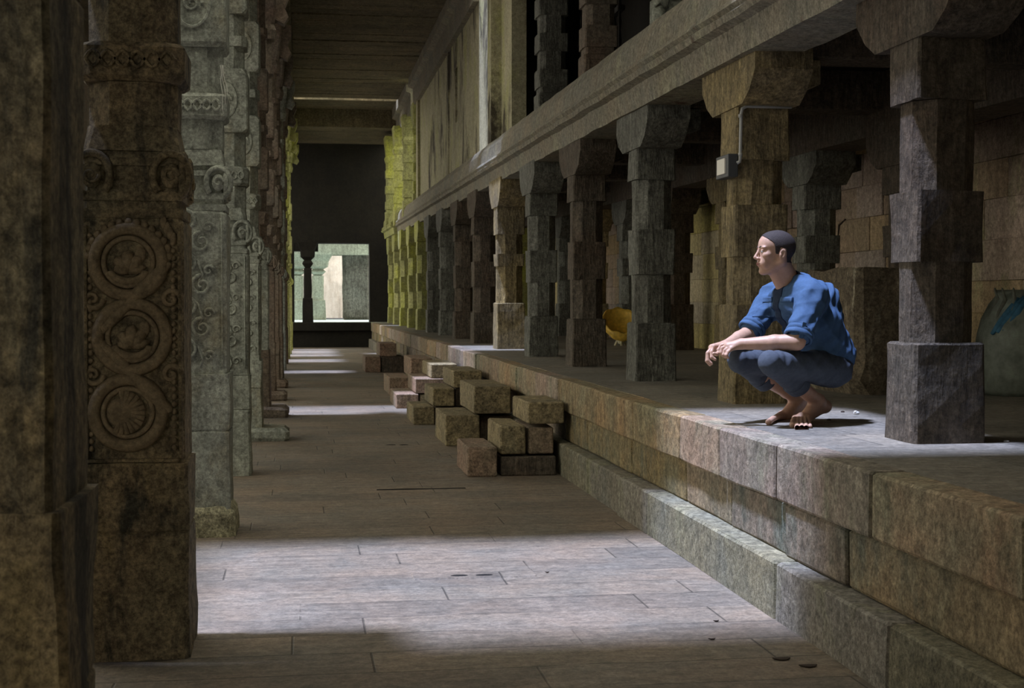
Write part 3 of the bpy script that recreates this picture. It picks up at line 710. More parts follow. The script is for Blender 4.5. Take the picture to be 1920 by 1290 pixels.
block(xat(712, Y6), xat(744, Y6), Y6+.05, Y6+1.3, .305, .56, 'step2', 'dark upper block of the farthest steps', g6)
# ================================================================== FLOOR DETAILS
bm = NB(); p = G(885, 1078); 
hole = plain('hole_black', (.008, .007, .006), .95)
q0, q1 = G(775, 1088), G(998, 1069)
rbox(bm, q0.x, q1.x, min(q0.y, q1.y), max(q0.y, q1.y), -.02, .006, .003, 5, 4, .006); r = setp(obj('drain_cover', bm, M['floor']), 'rectangular stone drain cover with two finger holes in the near light patch', 'drain cover')
for px, py in ((861, 1079), (908, 1078)):
    bm = NB(); c = G(px, py, .006); ell(bm, c, (.045, .018, .0035), u=16, v=6); obj('finger_hole', bm, hole, r)
bm = NB(); a, b = G(706, 919), G(876, 919); rbox(bm, a.x, b.x, a.y-.012, a.y+.025, -.01, .004, .003, 6, 1, .003); setp(obj('floor_slot', bm, hole), 'long thin black slot in the floor in front of the nearest steps', 'slot')
for i, (px, py, rx) in enumerate(((733, 834, .05), (757, 834, .045))):
    bm = NB(); ell(bm, G(px, py, .001), (rx, .03, .004), u=14, v=6); setp(obj('floor_hole', bm, hole), ('left' if i == 0 else 'right')+' one of two small dark holes in the floor left of the second steps', 'hole')
leafm = plain('dry_leaf', (.035, .022, .014), .8, var=.3)
for i, (px, py, lb) in enumerate([(1466, 1234, 'dark dry leaf on the floor near the platform foot, left of two'), (1516, 1247, 'dark dry leaf on the floor near the platform foot, right of two'), (1335, 1197, 'small dark leaf fleck at the edge of the near light patch'), (1343, 1163, 'tiny dark leaf fleck inside the near light patch'), (1026, 1072, 'tiny dark fleck right of the drain cover')]):
    bm = NB(); c = G(px, py, .006); s = [.034, .034, .014, .012, .010][i]
    P = [Vector((math.cos(t)*s*(1+.2*math.sin(3*t)), math.sin(t)*s*.6, .006*math.cos(2*t))) for t in [2*PI*j/12 for j in range(12)]]
    vs = [bm.verts.new(c+Vector((p.x, p.y, p.z*.25))) for p in P]; lo = [bm.verts.new(c+Vector((p.x, p.y, p.z*.25-.003))) for p in P]
    bm.faces.new(vs); bm.faces.new(lo[::-1])
    for j in range(12): bm.faces.new((vs[j], lo[j], lo[(j+1) % 12], vs[(j+1) % 12]))
    setp(obj('dry_leaf', bm, leafm), lb, 'leaf')
bm = NB(); c = G(1606, 777, PT); ell(bm, c+Vector((0, 0, .008)), (.018, .014, .010)); ell(bm, c+Vector((-.008, -.004, .016)), (.010, .008, .006)); setp(obj('paper_scrap', bm, plain('paper', (.8, .8, .8)), smooth=True), 'small crumpled white scrap on the platform right of the man', 'scrap')
bm = NB(); c = G(1887, 829, PT); ell(bm, c+Vector((0, 0, .004)), (.014, .01, .005)); setp(obj('paper_scrap', bm, plain('paper2', (.75, .75, .75)), smooth=True), 'tiny white scrap on the platform right of the nearest pillar', 'scrap')
for px, py in ((1580, 772), (1554, 787)):
    bm = NB(); ell(bm, G(px, py, PT+.003), (.012, .01, .006)); setp(obj('pebble', bm, leafm, smooth=True), 'dark pebble on the lit platform '+('behind' if py < 780 else 'beside')+' the near foot', 'pebble')
# ================================================================== BIG STONE BLOCK, SACK, BASKET
bm = NB(); c0 = G(1605, 742, PT)
stack(bm, c0.x+.40, c0.y+.50, [(PT-.01, .38, .46, .1), (PT+.1, .43, .49, .07), (PT+.18, .385, .47, .06), (PT+.5, .38, .47, .05), (PT+.85, .41, .49, .04), (PT+.87, .40, .48, .04)], .03, 2.2, 8, .08)
setp(obj('stone_block', bm, stone('trough_stone', (.21, .17, .11), (.15, .12, .085), grain=.5, streak=.3, bump=.8, stain=(.40, .36, .26), stainamt=.12, seed=31)), 'large rough waist-high stone block behind the man', 'stone block')
c0 = G(1925, 746, PT); cx, cy = c0.x+.15, c0.y+.3
rings = []
for i, (z, rx, ry) in enumerate([(0, .26, .22), (.04, .31, .26), (.2, .33, .28), (.4, .32, .27), (.5, .29, .24), (.6, .24, .19), (.66, .2, .12), (.7, .22, .08)]):
    rings.append([Vector((cx+rx*math.copysign(abs(math.cos(t))**.75, math.cos(t))*(1+.03*math.sin(5*t+z*9)), cy+ry*math.copysign(abs(math.sin(t))**.75, math.sin(t))*(1+.05*math.sin(7*t+z*13)), PT+z+.02*math.sin(3*t)*(z > .3))) for t in [2*PI*j/40 for j in range(40)]])
bm = NB(); loft(bm, rings)
sack = empty('woven_sack', (cx, cy, PT), 'pale stuffed plastic sack tied near the top, at the right edge', 'sack')
obj('sack_body', bm, plain('sack_weave', (.24, .27, .22), .6, var=.45, scale=9, bump=.6), sack, smooth=True)
bm = NB()
for (z, dx, q) in ((.64, 0, 0), (.66, .03, 1), (.62, -.02, 2)):
    tube(bm, [Vector((cx-.31+.03*q+.05*i+.01*math.sin(i), cy-.12-.02*q, PT+.42+.06*i+.01*q)) for i in range(5)], .022, 7, rr=[.012, .03, .035, .028, .015])
obj('blue_cloth', bm, plain('blue_cloth', (.05, .16, .25), .7, var=.4), sack, smooth=True)
bm = NB()
for q in range(9):
    t0 = PI+q/8*PI; tube(bm, [Vector((cx+math.cos(t0)*r_, cy+math.sin(t0)*r_*.8, PT+z_)) for r_, z_ in ((.3, .45), (.26, .56), (.2, .65), (.23, .73))], .014, 6, rr=[.004, .014, .016, .006])
obj('gathered_folds', bm, plain('sack_fold', (.16, .17, .13), .6, var=.4), sack, smooth=True)
# golden basket: fan-shaped shell on a small stand
c0 = G(1164, 648, PT); cx, cy = c0.x, c0.y
gold = plain('golden_leaf', (.62, .40, .06), .5, var=.35, scale=14, bump=.8)
bk = empty('golden_basket', (cx, cy, PT), 'golden yellow scooped basket tilted on a small pale stand, left of the blue-grey pillar', 'basket')
rings = []
for i in range(9):
    t = i/8; rr_ = .05+.20*math.sin(t*PI/2); zz_ = .15+.21*(1-math.cos(t*PI/2))
    rings.append([Vector((cx+math.cos(a)*rr_*1.1, cy+math.sin(a)*rr_*.9, PT+zz_+math.sin(a)*rr_*.75+.012*math.sin(a*9)*t)) for a in [2*PI*j/44 for j in range(44)]])
for i in range(8, -1, -1):
    t = i/8; rr_ = (.05+.20*math.sin(t*PI/2))*.93; zz_ = .165+.21*(1-math.cos(t*PI/2))
    rings.append([Vector((cx+math.cos(a)*rr_*1.1, cy+math.sin(a)*rr_*.9, PT+zz_+math.sin(a)*rr_*.75+.012*math.sin(a*9)*t)) for a in [2*PI*j/44 for j in range(44)]])
bm = NB(); loft(bm, rings); obj('bowl', bm, gold, bk, smooth=True)
bm = NB()
for q in range(3):
    a = q*2.1+.4; tube(bm, [Vector((cx+math.cos(a)*.02, cy+math.sin(a)*.02, PT+.19)), Vector((cx+math.cos(a)*.06, cy+math.sin(a)*.06, PT+.06)), Vector((cx+math.cos(a)*.09, cy+math.sin(a)*.09, PT))], .018, 7)
ell(bm, (cx, cy-.02, PT+.08), (.06, .05, .06)); obj('stand', bm, plain('basket_stand', (.5, .46, .28), .6, var=.3), bk, smooth=True)
# ================================================================== ELECTRICAL BOX AND CONDUIT
fb = plain('box_grey', (.055, .06, .065), .5); fp = plain('plate_white', (.72, .70, .62), .4); pipe = plain('pvc_grey', (.36, .37, .36), .35)
py = 8.73-.18; PXL = 2.85-.18
bl = W(1346, 336, 8.63); 
# box stands proud of the pillar's corridor face, seen three-quarter
X0 = PXL-.052; Y0 = py-.03; Z0, Z1 = W(1372, 331, Y0).z, W(1372, 288, Y0).z
eb = empty('switch_box', (X0, Y0, Z0), 'grey surface-mounted electrical box with white socket plate on the ochre pillar', 'electrical box')
bm = NB(); rbox(bm, X0, PXL+.012, Y0, Y0+.26, Z0, Z1, 0, 1, 0, .004, 1); obj('housing', bm, fb, eb)
zc = (Z0+Z1)/2; hh = (Z1-Z0)*.34
bm = NB(); rbox(bm, X0-.010, X0+.002, Y0+.05, Y0+.21, zc-hh, zc+hh, 0, 1, 0, .002, 1); pl = obj('socket_plate', bm, fp, eb)
bm = NB(); rbox(bm, X0-.014, X0-.008, Y0+.15, Y0+.18, zc-.005, zc+hh*.45, 0, 1, 0, .001, 1); obj('rocker_switch', bm, plain('switch_red', (.75, .35, .28), .4), pl)
for dy, dz in ((.09, .02), (.08, -.018), (.10, -.018), (.165, -.035)):
    bm = NB(); ell(bm, (X0-.0105, Y0+dy, zc+dz), (.002, .005, .006), u=8, v=5); obj('socket_hole', bm, hole, pl)
for dy in (.058, .202):
    for dz in (-hh*.88, hh*.88):
        bm = NB(); ell(bm, (X0-.0105, Y0+dy, zc+dz), (.002, .003, .003), u=8, v=5); obj('screw', bm, fb, pl)
bm = NB(); yy = Y0-.018; xq = W(1388, 300, yy).x
zt = W(1392, 199, yy).z; 
tube(bm, [Vector((xq-.02, yy, Z0+(Z1-Z0)*.58)), Vector((xq-.004, yy, Z0+(Z1-Z0)*.64)), Vector((xq, yy, Z0+(Z1-Z0)*.8)), Vector((xq+.004, yy, zt-.05)), Vector((xq+.012, yy, zt-.015)), Vector((xq+.04, yy, zt)), Vector((xq+.12, yy-.0, zt)), Vector((W(1484, 200, yy).x, yy, zt))], .0105, 10)
cdn = setp(obj('conduit_pipe', bm, pipe, smooth=True), 'pale grey conduit pipe bending up the ochre pillar and under its capital', 'pipe')
for zq in (Z0+(Z1-Z0)*.88, zt-.07):
    bm = NB(); tube(bm, [Vector((xq, yy, zq)), Vector((xq, yy, zq+.02))], .0135, 10); c = obj('coupling', bm, pipe, cdn, smooth=True)
for (px0, py0, px1, py1, Yq, lb) in ((1388, 375, 1401, 425, 0, ''),):
    pass
for i, (a, b, lb) in enumerate((((1304, 375), (1322, 426), 'thin twig wedged against the back wall right of the third pillar'), ((1585, 412), (1572, 445), 'short dark iron hook on the back wall above the stone block'))):
    d1 = ray(*a); t = 5.69/d1.x; p1 = Vector((0, 0, CH))+d1*t; d2 = ray(*b); t = 5.69/d2.x; p2 = Vector((0, 0, CH))+d2*t
    bm = NB(); tube(bm, [p1, (p1+p2)/2+Vector((-.01, .05, .04)), p2], .012, 6); setp(obj('twig', bm, leafm), lb, 'twig')
# ================================================================== THE MAN (smooth blended volumes, meshed with surface nets)
class Field:
    def __init__(s, lo, hi, h):
        s.lo = np.array(lo, float); s.h = h; s.n = np.ceil((np.array(hi)-s.lo)/h).astype(int)+1
        s.d = np.full(s.n, .2, np.float32)
    def _sub(s, lo, hi):
        a = np.maximum(0, np.floor((np.array(lo)-s.lo)/s.h).astype(int)); b = np.minimum(s.n, np.ceil((np.array(hi)-s.lo)/s.h).astype(int)+1)
        if np.any(b <= a): return None
        sl = tuple(slice(i, j) for i, j in zip(a, b))
        X, Y, Z = np.meshgrid(*[s.lo[i]+s.h*np.arange(a[i], b[i], dtype=np.float32) for i in range(3)], indexing='ij')
        return sl, X.astype(np.float32), Y.astype(np.float32), Z.astype(np.float32)
    def comb(s, sl, v, k, mode):
        d = s.d[sl]
        if mode == 'add':
            if k <= 0: s.d[sl] = np.minimum(d, v); return
            h = np.clip(.5+.5*(d-v)/k, 0, 1); s.d[sl] = d*(1-h)+v*h-k*h*(1-h)
        else:
            v = -v; k = max(k, 1e-5); h = np.clip(.5+.5*(v-d)/k, 0, 1); s.d[sl] = d*(1-h)+v*h+k*h*(1-h)
    def cone(s, a, b, ra, rb, k=.01, mode='add', flat=None):
        a = np.array(a, float); b = np.array(b, float); m = max(ra, rb)+k+.012
        q = s._sub(np.minimum(a, b)-m, np.maximum(a, b)+m)
        if not q: return
        sl, X, Y, Z = q; ab = b-a; L2 = ab@ab+1e-12
        t = np.clip(((X-a[0])*ab[0]+(Y-a[1])*ab[1]+(Z-a[2])*ab[2])/L2, 0, 1)
        dx, dy, dz = X-a[0]-t*ab[0], Y-a[1]-t*ab[1], Z-a[2]-t*ab[2]
        if flat is not None:   # flat = (unit vector, factor): thinner along that vector
            fv, ff = flat; c = dx*fv[0]+dy*fv[1]+dz*fv[2]
            r_ = ra+(rb-ra)*t; dd = np.sqrt(dx*dx+dy*dy+dz*dz+c*c*(1/ff**2-1)); s.comb(sl, (dd-r_)*(.5+.5*ff), k, mode); return
        s.comb(sl, np.sqrt(dx*dx+dy*dy+dz*dz)-(ra+(rb-ra)*t), k, mode)
    def ell(s, c, r, R=None, k=.01, mode='add'):
        c = np.array(c, float); m = max(r)+k+.012
        q = s._sub(c-m, c+m)
        if not q: return
        sl, X, Y, Z = q; X = X-c[0]; Y = Y-c[1]; Z = Z-c[2]
        if R is not None: X, Y, Z = [X*R[0][i]+Y*R[1][i]+Z*R[2][i] for i in range(3)]
        k0 = np.sqrt((X/r[0])**2+(Y/r[1])**2+(Z/r[2])**2); k1 = np.sqrt((X/r[0]**2)**2+(Y/r[1]**2)**2+(Z/r[2]**2)**2)+1e-9
        s.comb(sl, k0*(k0-1)/k1, k, mode)
    def mesh(s):
        d = s.d; S_ = d < 0
        nx, ny, nz = d.shape
        act = np.zeros((nx-1, ny-1, nz-1), bool); al = np.ones_like(act)
        cs = [(i, j, k) for i in (0, 1) for j in (0, 1) for k in (0, 1)]
        for i, j, k in cs:
            q = S_[i:nx-1+i, j:ny-1+j, k:nz-1+k]; act |= q; al &= q
        act &= ~al
        I = np.argwhere(act); idx = np.full(act.shape, -1, np.int64); idx[tuple(I.T)] = np.arange(len(I))
        P = np.zeros((len(I), 3)); N = np.zeros(len(I))
        for c0 in cs:
            for ax in range(3):
                if c0[ax]: continue
                c1 = list(c0); c1[ax] = 1
                a = d[tuple((I+c0).T)]; b = d[tuple((I+c1).T)]; m = (a < 0) != (b < 0)
                t = np.where(m, a/np.where(m, a-b, 1), 0); pt = np.tile(np.array(c0, float), (len(I), 1)); pt[:, ax] = t
                P[m] += pt[m]; N[m] += 1
        V = s.lo+(I+P/N[:, None])*s.h
        Fs = []
        for ax in range(3):
            u, v = [(1, 2), (2, 0), (0, 1)][ax]
            sh = [slice(None)]*3; A = [slice(None)]*3; B = [slice(None)]*3
            A[ax] = slice(0, -1); B[ax] = slice(1, None)
            a = S_[tuple(A)]; b = S_[tuple(B)]; E = np.argwhere(a != b)
            E = E[(E[:, u] > 0) & (E[:, v] > 0) & (E[:, u] < d.shape[u]-1) & (E[:, v] < d.shape[v]-1)]
            fl = a[tuple(E.T)]
            def cell(du, dv):
                q = E.copy(); q[:, u] += du; q[:, v] += dv; return idx[tuple(q.T)]
            F4 = np.stack([cell(-1, -1), cell(0, -1), cell(0, 0), cell(-1, 0)], 1)
            F4[~fl] = F4[~fl][:, ::-1]; Fs.append(F4)
        return V, np.concatenate(Fs)
def meshobj(name, fld, mat, parent=None, smooth=1):
    V, Fc = fld.mesh()
    me = bpy.data.meshes.new(name)
    if parent is not None: V = V-np.array(parent.location)
    me.vertices.add(len(V)); me.vertices.foreach_set('co', V.astype(np.float32).ravel())
    me.loops.add(len(Fc)*4); me.loops.foreach_set('vertex_index', Fc.astype(np.int32).ravel())
    me.polygons.add(len(Fc)); me.polygons.foreach_set('loop_start', np.arange(0, len(Fc)*4, 4, dtype=np.int32)); me.polygons.foreach_set('loop_total', np.full(len(Fc), 4, dtype=np.int32))
    me.update(calc_edges=True); me.validate()
    me.polygons.foreach_set('use_smooth', np.ones(len(Fc), bool)); me.materials.append(mat)
    o = bpy.data.objects.new(name, me); C.objects.link(o)
    if parent: o.parent = parent
    if smooth:
        md = o.modifiers.new('smooth', 'SMOOTH'); md.factor = .5; md.iterations = smooth
    return o
skin_m = plain('skin', (.50, .31, .22), .5, .45, var=.10, scale=40, bump=.15, sss=.12)
shirt_m = plain('shirt_blue', (.055, .11, .21), .8, .2, var=.12, scale=60, bump=.3)
shirt_shade_m = plain('shirt_navy', (.025, .04, .075), .85, .2, var=.15, scale=60, bump=.3)  # shirt blue darkened: shade on placket and collar put into the colour
pants_m = plain('trousers_slate', (.065, .08, .105), .85, .2, var=.15, scale=60, bump=.3)
hair_m = plain('cropped_hair', (.045, .036, .034), .7, .3, var=.5, scale=260, bump=.8)
root = empty('person', G(1505, 800, PT), 'person crouching barefoot on the platform edge in blue shirt and rolled dark trousers', 'person')
unit = lambda v: np.array(v, float)/np.linalg.norm(v)
def frame(fwd, up):
    f = unit(fwd); l = np.cross(up, f); l = l/np.linalg.norm(l); u = np.cross(f, l); return np.stack([f, l, u])   # rows: axes
A = lambda *a: np.array(W(*a))
# joints -----------------------------------------------------------------
hc = A(1453, 474, 7.17)
HF = frame((-1, -.02, .03), (0, 0, 1))
H = lambda x, y, z: hc+HF[0]*x+HF[1]*y+HF[2]*z
BF = frame((-.97, -.26, -.25), (0, 0, 1))
shL, shR = A(1524, 556, 7.04), A(1449, 558, 7.38)
elL, elR = A(1494, 641, 6.93), A(1403, 626, 7.30)
wrL, wrR = A(1390, 645, 7.05), A(1360, 648, 7.18)
hipL, hipR = A(1553, 690, 7.10), A(1545, 690, 7.32)
knL, knR = A(1444, 680, 6.90), A(1386, 676, 7.24)
anL, anR = A(1533, 752, 7.27), A(1497, 748, 7.50)
neck0, neck1 = H(-.028, 0, -.05), A(1487, 545, 7.22)
f = Field((min(wrR[0], hc[0])-.16, 6.78, PT-.01), (hipL[0]+.22, 7.66, hc[2]+.15), .0032)
RH = HF          # rows f,l,u -> local = dot(row)
def Rm(): return HF.T
# torso under the clothes
f.cone(A(1555, 680, 7.2), A(1520, 610, 7.21), .10, .10, .03); f.cone(A(1520, 610, 7.21), A(1490, 565, 7.21), .10, .11, .03)
f.cone(shL, shR, .05, .05, .03)
f.cone(neck0, neck1, .052, .060, .02); f.cone(H(.005, 0, -.085), A(1475, 545, 7.2), .034, .045, .02)
# arms and legs
f.cone(shL, elL, .05, .042, .02); f.cone(shR, elR, .05, .040, .02)
f.cone(elL, elL*.6+wrL*.4, .042, .040, .012); f.cone(elL*.6+wrL*.4, wrL, .040, .0275, .012)
f.cone(elR, elR*.6+wrR*.4, .042, .038, .012); f.cone(elR*.6+wrR*.4, wrR, .038, .027, .012)
f.cone(hipL, knL, .07, .05, .02); f.cone(hipR, knR, .07, .05, .02)
for kn, an in ((knL, anL), (knR, anR)):
    mid = kn*.55+an*.45
    f.cone(kn, mid, .042, .046, .02); f.cone(mid, kn*.2+an*.8, .046, .036, .02); f.cone(kn*.2+an*.8, an, .037, .036, .015)
# feet
def foot(an, heel, ball, toes, k=.012):
    f.cone(heel, an, .031, .034, .02)
    f.cone(heel, ball*.9+heel*.1, .028, .026, .03)
    f.cone(an, ball, .034, .026, .025)
    t0, t4 = toes[0], toes[-1]
    c = (t0+t4)/2; across = unit(t4-t0); back = ball-c
    for i, t in enumerate(toes):
        base = ball+across*np.linalg.norm(t4-t0)*(i/4-.5)*.80; base[2] = PT+.022
        r0 = [.0165, .0125, .012, .0115, .0105][i]
        f.cone(ball+(base-ball)*.3+np.array([0, 0, .012]), base, .022, .017, .014)
        mid = base*.4+t*.6; mid[2] = PT+r0+.007
        f.cone(base, mid, .015, r0*.88, .006); e = t.copy(); e[2] = PT+r0*.92; f.cone(mid, e, r0*.88, r0, .004)
foot(anL, A(1547, 762, 7.33), A(1503, 789, 7.20), [np.array(G(px, py, PT)) for px, py in ((1486, 802), (1494, 806), (1503, 807), (1511.5, 806), (1519, 803))])
f.ell(anL+np.array([.006, -.03, .0]), (.016, .016, .02), k=.012); f.ell(anR+np.array([.0, -.03, .0]), (.016, .016, .02), k=.012)
foot(anR, A(1509, 762, 7.53), A(1464, 788, 7.43), [np.array(G(px, py, PT)) for px, py in ((1441, 797), (1442, 794), (1444, 791.5), (1447, 789.5), (1451, 788))])
# hands
def finger(ps, rs, k=.004):
    for a, b, ra, rb in zip(ps, ps[1:], rs, rs[1:]): f.cone(a, b, ra, rb, k)
# right hand: hangs limp beyond the left wrist
kR = [A(1338, 650, 7.13), A(1335.5, 651.5, 7.155), A(1336, 654, 7.178), A(1338, 657, 7.198)]
f.cone(wrR, (kR[1]+kR[2])/2, .026, .022, .012)
for q in kR: f.cone(wrR*.7+q*.3, q, .018, .0115, .010)
f.cone(kR[0], kR[3], .0115, .0105, .008)
tips = [[(1334, 660, 7.115), (1334.5, 670, 7.105), (1341, 674, 7.10)], [(1327, 662, 7.14), (1327, 676, 7.13), (1334, 682, 7.125)],
        [(1326.5, 664, 7.165), (1325.5, 677, 7.155), (1331, 684, 7.15)], [(1330, 666, 7.19), (1329, 676, 7.185), (1334, 681, 7.18)]]
for q, tp, r0 in zip(kR, tips, (.0098, .0102, .0098, .0088)): finger([q]+[A(*p) for p in tp], [r0*1.08, r0, r0*.95, r0*.8])
f.cone(wrR*.75+kR[0]*.25+np.array([0, -.012, -.008]), A(1350, 660, 7.10), .014, .012, .010); finger([A(1350, 660, 7.10), A(1343, 664, 7.085), A(1338, 663, 7.078)], [.0115, .0105, .0085])
# left hand: draped over the right wrist, fingers curling down
kL = [A(1361, 645, 7.10), A(1363.5, 648, 7.075), A(1367, 651, 7.055), A(1371, 654, 7.04)]
f.cone(wrL, (kL[1]+kL[2])/2, .026, .021, .012)
for q in kL: f.cone(wrL*.7+q*.3, q, .018, .0112, .010)
f.cone(kL[0], kL[3], .011, .0105, .008)
tl = [[(1352, 648, 7.105), (1347, 656, 7.10), (1349, 662, 7.095)], [(1354, 653, 7.07), (1352, 661, 7.065), (1355, 667, 7.06)],
      [(1359, 657, 7.045), (1357, 665, 7.04), (1360, 670, 7.04)], [(1365, 660, 7.03), (1362, 666, 7.025), (1365, 671, 7.025)]]
for q, tp, r0 in zip(kL, tl, (.0098, .0100, .0096, .0086)): finger([q]+[A(*p) for p in tp], [r0*1.08, r0, r0*.95, r0*.8])
f.cone(wrL*.8+kL[0]*.2, A(1374, 652, 7.13), .014, .012, .01); finger([A(1374, 652, 7.13), A(1366, 658, 7.14), A(1360, 662, 7.14)], [.0115, .0105, .0085])
# head
def he(c, r, k=.01, mode='add', R=None):
    f.ell(H(*c), r, R=(HF.T if R is None else R), k=k, mode=mode)
def head(fl, big=0):
    global f
    he((-.014, 0, .034), (.094, .074, .082), .02); he((.03, 0, .038), (.058, .062, .062), .02)
    he((.030, 0, -.03), (.055, .056, .075), .02)
    for sy in (1, -1):
        f.cone(H(-.018, .052*sy, -.045), H(.05, .018*sy, -.100), .019, .015, .022)
        f.cone(H(-.022, .055*sy, -.01), H(-.018, .052*sy, -.05), .018, .019, .02)
        he((.056, .040*sy, -.016), (.024, .020, .018), .018)
        he((.074, .028*sy, .024), (.013, .025, .008), .010)
        he((.062, .030*sy, -.055), (.022, .018, .028), .015)
    he((.064, 0, -.100), (.020, .022, .017), .014)
    he((.070, 0, -.062), (.020, .026, .024), .014)
    f.cone(H(.082, 0, .018), H(.106, 0, -.026), .0075, .0090, .010); he((.104, 0, -.030), (.011, .0105, .009), .006)
    for sy in (1, -1):
        he((.093, .012*sy, -.034), (.012, .0075, .0075), .005)
        he((.092, .030*sy, .004), (.016, .017, .0095), .008, 'sub')
        he((.0735, .030*sy, .004), (.0125, .0135, .0125), .002)
        he((.0745, .030*sy, .0105), (.0135, .016, .006), .003)
        he((.098, .006*sy, -.0385), (.004, .003, .002), .002, 'sub')
    he((.0885, 0, -.0565), (.0085, .022, .0048), .004); he((.0870, 0, -.0665), (.0085, .019, .0055), .004)
    he((.097, 0, -.0612), (.010, .022, .0012), .0025, 'sub'); he((.086, 0, -.078), (.008, .014, .005), .006, 'sub')
    ER = frame(HF[0]-.28*HF[1]*0+.18*HF[2], HF[2]-.18*HF[0])
    for sy in (1, -1):
        Rr = ER.T
        he((-.016, .0745*sy, -.010), (.019, .0075, .032), .004, R=Rr)
        he((-.013, .083*sy, -.008), (.010, .006, .019), .003, 'sub', R=Rr)
        he((-.004, .078*sy, -.014), (.005, .005, .008), .003)
head(f)
body = meshobj('body', f, skin_m, root, 2)
# hair: cropped cap
f2 = Field(H(0, 0, 0)-.15, H(0, 0, 0)+.15, .0032); keep = f; f = f2
he((-.014, 0, .034), (.094, .074, .082), .02); he((.03, 0, .038), (.058, .062, .062), .02)
for sy in (1, -1): f.cone(H(-.022, .055*sy, -.01), H(-.018, .052*sy, -.05), .018, .019, .02)
f.cone(neck0, neck1, .052, .060, .02)
sl, X, Y, Z = f._sub(f.lo, f.lo+f.h*f.n)
lx = (X-hc[0])*HF[0][0]+(Y-hc[1])*HF[0][1]+(Z-hc[2])*HF[0][2]
ly = (X-hc[0])*HF[1][0]+(Y-hc[1])*HF[1][1]+(Z-hc[2])*HF[1][2]
lz = (X-hc[0])*HF[2][0]+(Y-hc[1])*HF[2][1]+(Z-hc[2])*HF[2][2]
front = lx-(.030+.042*np.clip((lz-.045)/.035, 0, 1)-.35*np.clip(.045-lz, 0, 1)*.6)      # keep where < 0
lowb = np.where(lx > -.0, .004, np.where(lx > -.04, .026-0*lx, -.052)).astype(np.float32)
lowb = np.interp(lx, [-.2, -.045, -.035, -.004, .004, .03], [-.058, -.050, .020, .026, -.010, -.006]).astype(np.float32)
mask = np.maximum(front, lowb-lz)
f.d = np.maximum(f.d-.0028, mask).astype(np.float32)
meshobj('hair', f, hair_m, root, 1)
f = keep
# eyes and brows
for sy in (1, -1):
    bm = NB(); ell(bm, H(.0745, .030*sy, .0035), (.0128, .0128, .0128), u=18, v=12); e = obj('eye', bm, plain('eye_white', (.45, .42, .40), .2), root, smooth=True)
    bm = NB(); ell(bm, H(.0840, .0285*sy, .0035), (.0045, .0055, .0055), u=14, v=8); obj('iris', bm, plain('iris_brown', (.03, .02, .015), .15), e, smooth=True)
    bm = NB(); tube(bm, [H(.0885, .010*sy, .0235), H(.0868, .022*sy, .0285), H(.080, .036*sy, .0285), H(.070, .047*sy, .023)], .004, 6, rr=[.0035, .0045, .0042, .002]); obj('eyebrow', bm, hair_m, root, smooth=True)
bm = NB()
tube(bm, [H(.0915, .019*-1, -.0600), H(.0958, 0, -.0585), H(.0915, .019, -.0600)], .003, 6, rr=[.0012, .0042, .0012]); tube(bm, [H(.090, -.017, -.0640), H(.0945, 0, -.0660), H(.090, .017, -.0640)], .003, 6, rr=[.0012, .0042, .0012])
obj('lips', bm, plain('lips', (.40, .17, .14), .45), root, smooth=True)
# ---- shirt
def wr(X, Y, Z, s):   # cloth folds
    p = X*1.0+Y*.6
    r_ = .0035*np.abs(np.sin(26*p+31*Z+1.6*np.sin(9*Z+4*Y+s)))+.0022*np.abs(np.sin(44*Z-22*X+2.2*np.sin(10*X+7*Y+s)))-.0035
    return r_+(.002*np.sin(38*p+22*Z+2.2*np.sin(11*Z+5*Y)+s)+.0018*np.sin(61*Z-33*X+2.5*np.sin(13*X+s))+.002*np.sin(95*p-70*Z+3*np.sin(17*Y+9*Z)))
f = Field((knR[0]-.02, 6.78, PT+.1), (hipL[0]+.27, 7.66, hc[2]+.0), .0045)
BT = BF.T
f.ell(A(1490, 566, 7.21), (.118, .185, .125), R=BT, k=.03)
f.cone(A(1497, 532, 7.22), A(1530, 565, 7.22), .060, .125, .05)
f.ell(A(1524, 608, 7.21), (.150, .178, .150), R=BT, k=.05)
f.ell(A(1544, 654, 7.21), (.140, .170, .150), R=BT, k=.05)
f.cone(A(1577, 668, 7.15), A(1580, 704, 7.17), .075, .045, .04); f.cone(A(1577, 668, 7.3), A(1578, 700, 7.3), .07, .04, .04)
f.cone(shL, elL*.78+shL*.22+np.array([0, 0, 0.0]), .078, .068, .035)
f.cone(shR, elR*.80+shR*.20, .074, .064, .035)
f.cone(A(1505, 530, 7.13), shL, .05, .072, .04); f.cone(A(1478, 533, 7.3), shR, .045, .066, .04)
sl, X, Y, Z = f._sub(f.lo, f.lo+f.h*f.n)
f.d = (f.d+wr(X, Y, Z, .6)*1.3).astype(np.float32)
# neck opening
f.cone(H(.01, 0, -.10), neck1+np.array([-.01, 0, .02]), .066, .056, .012, 'sub')
# sleeve ends: cut flat, hollow
sd = f.d.copy()
shirt = meshobj('shirt', f, shirt_m, root, 2)
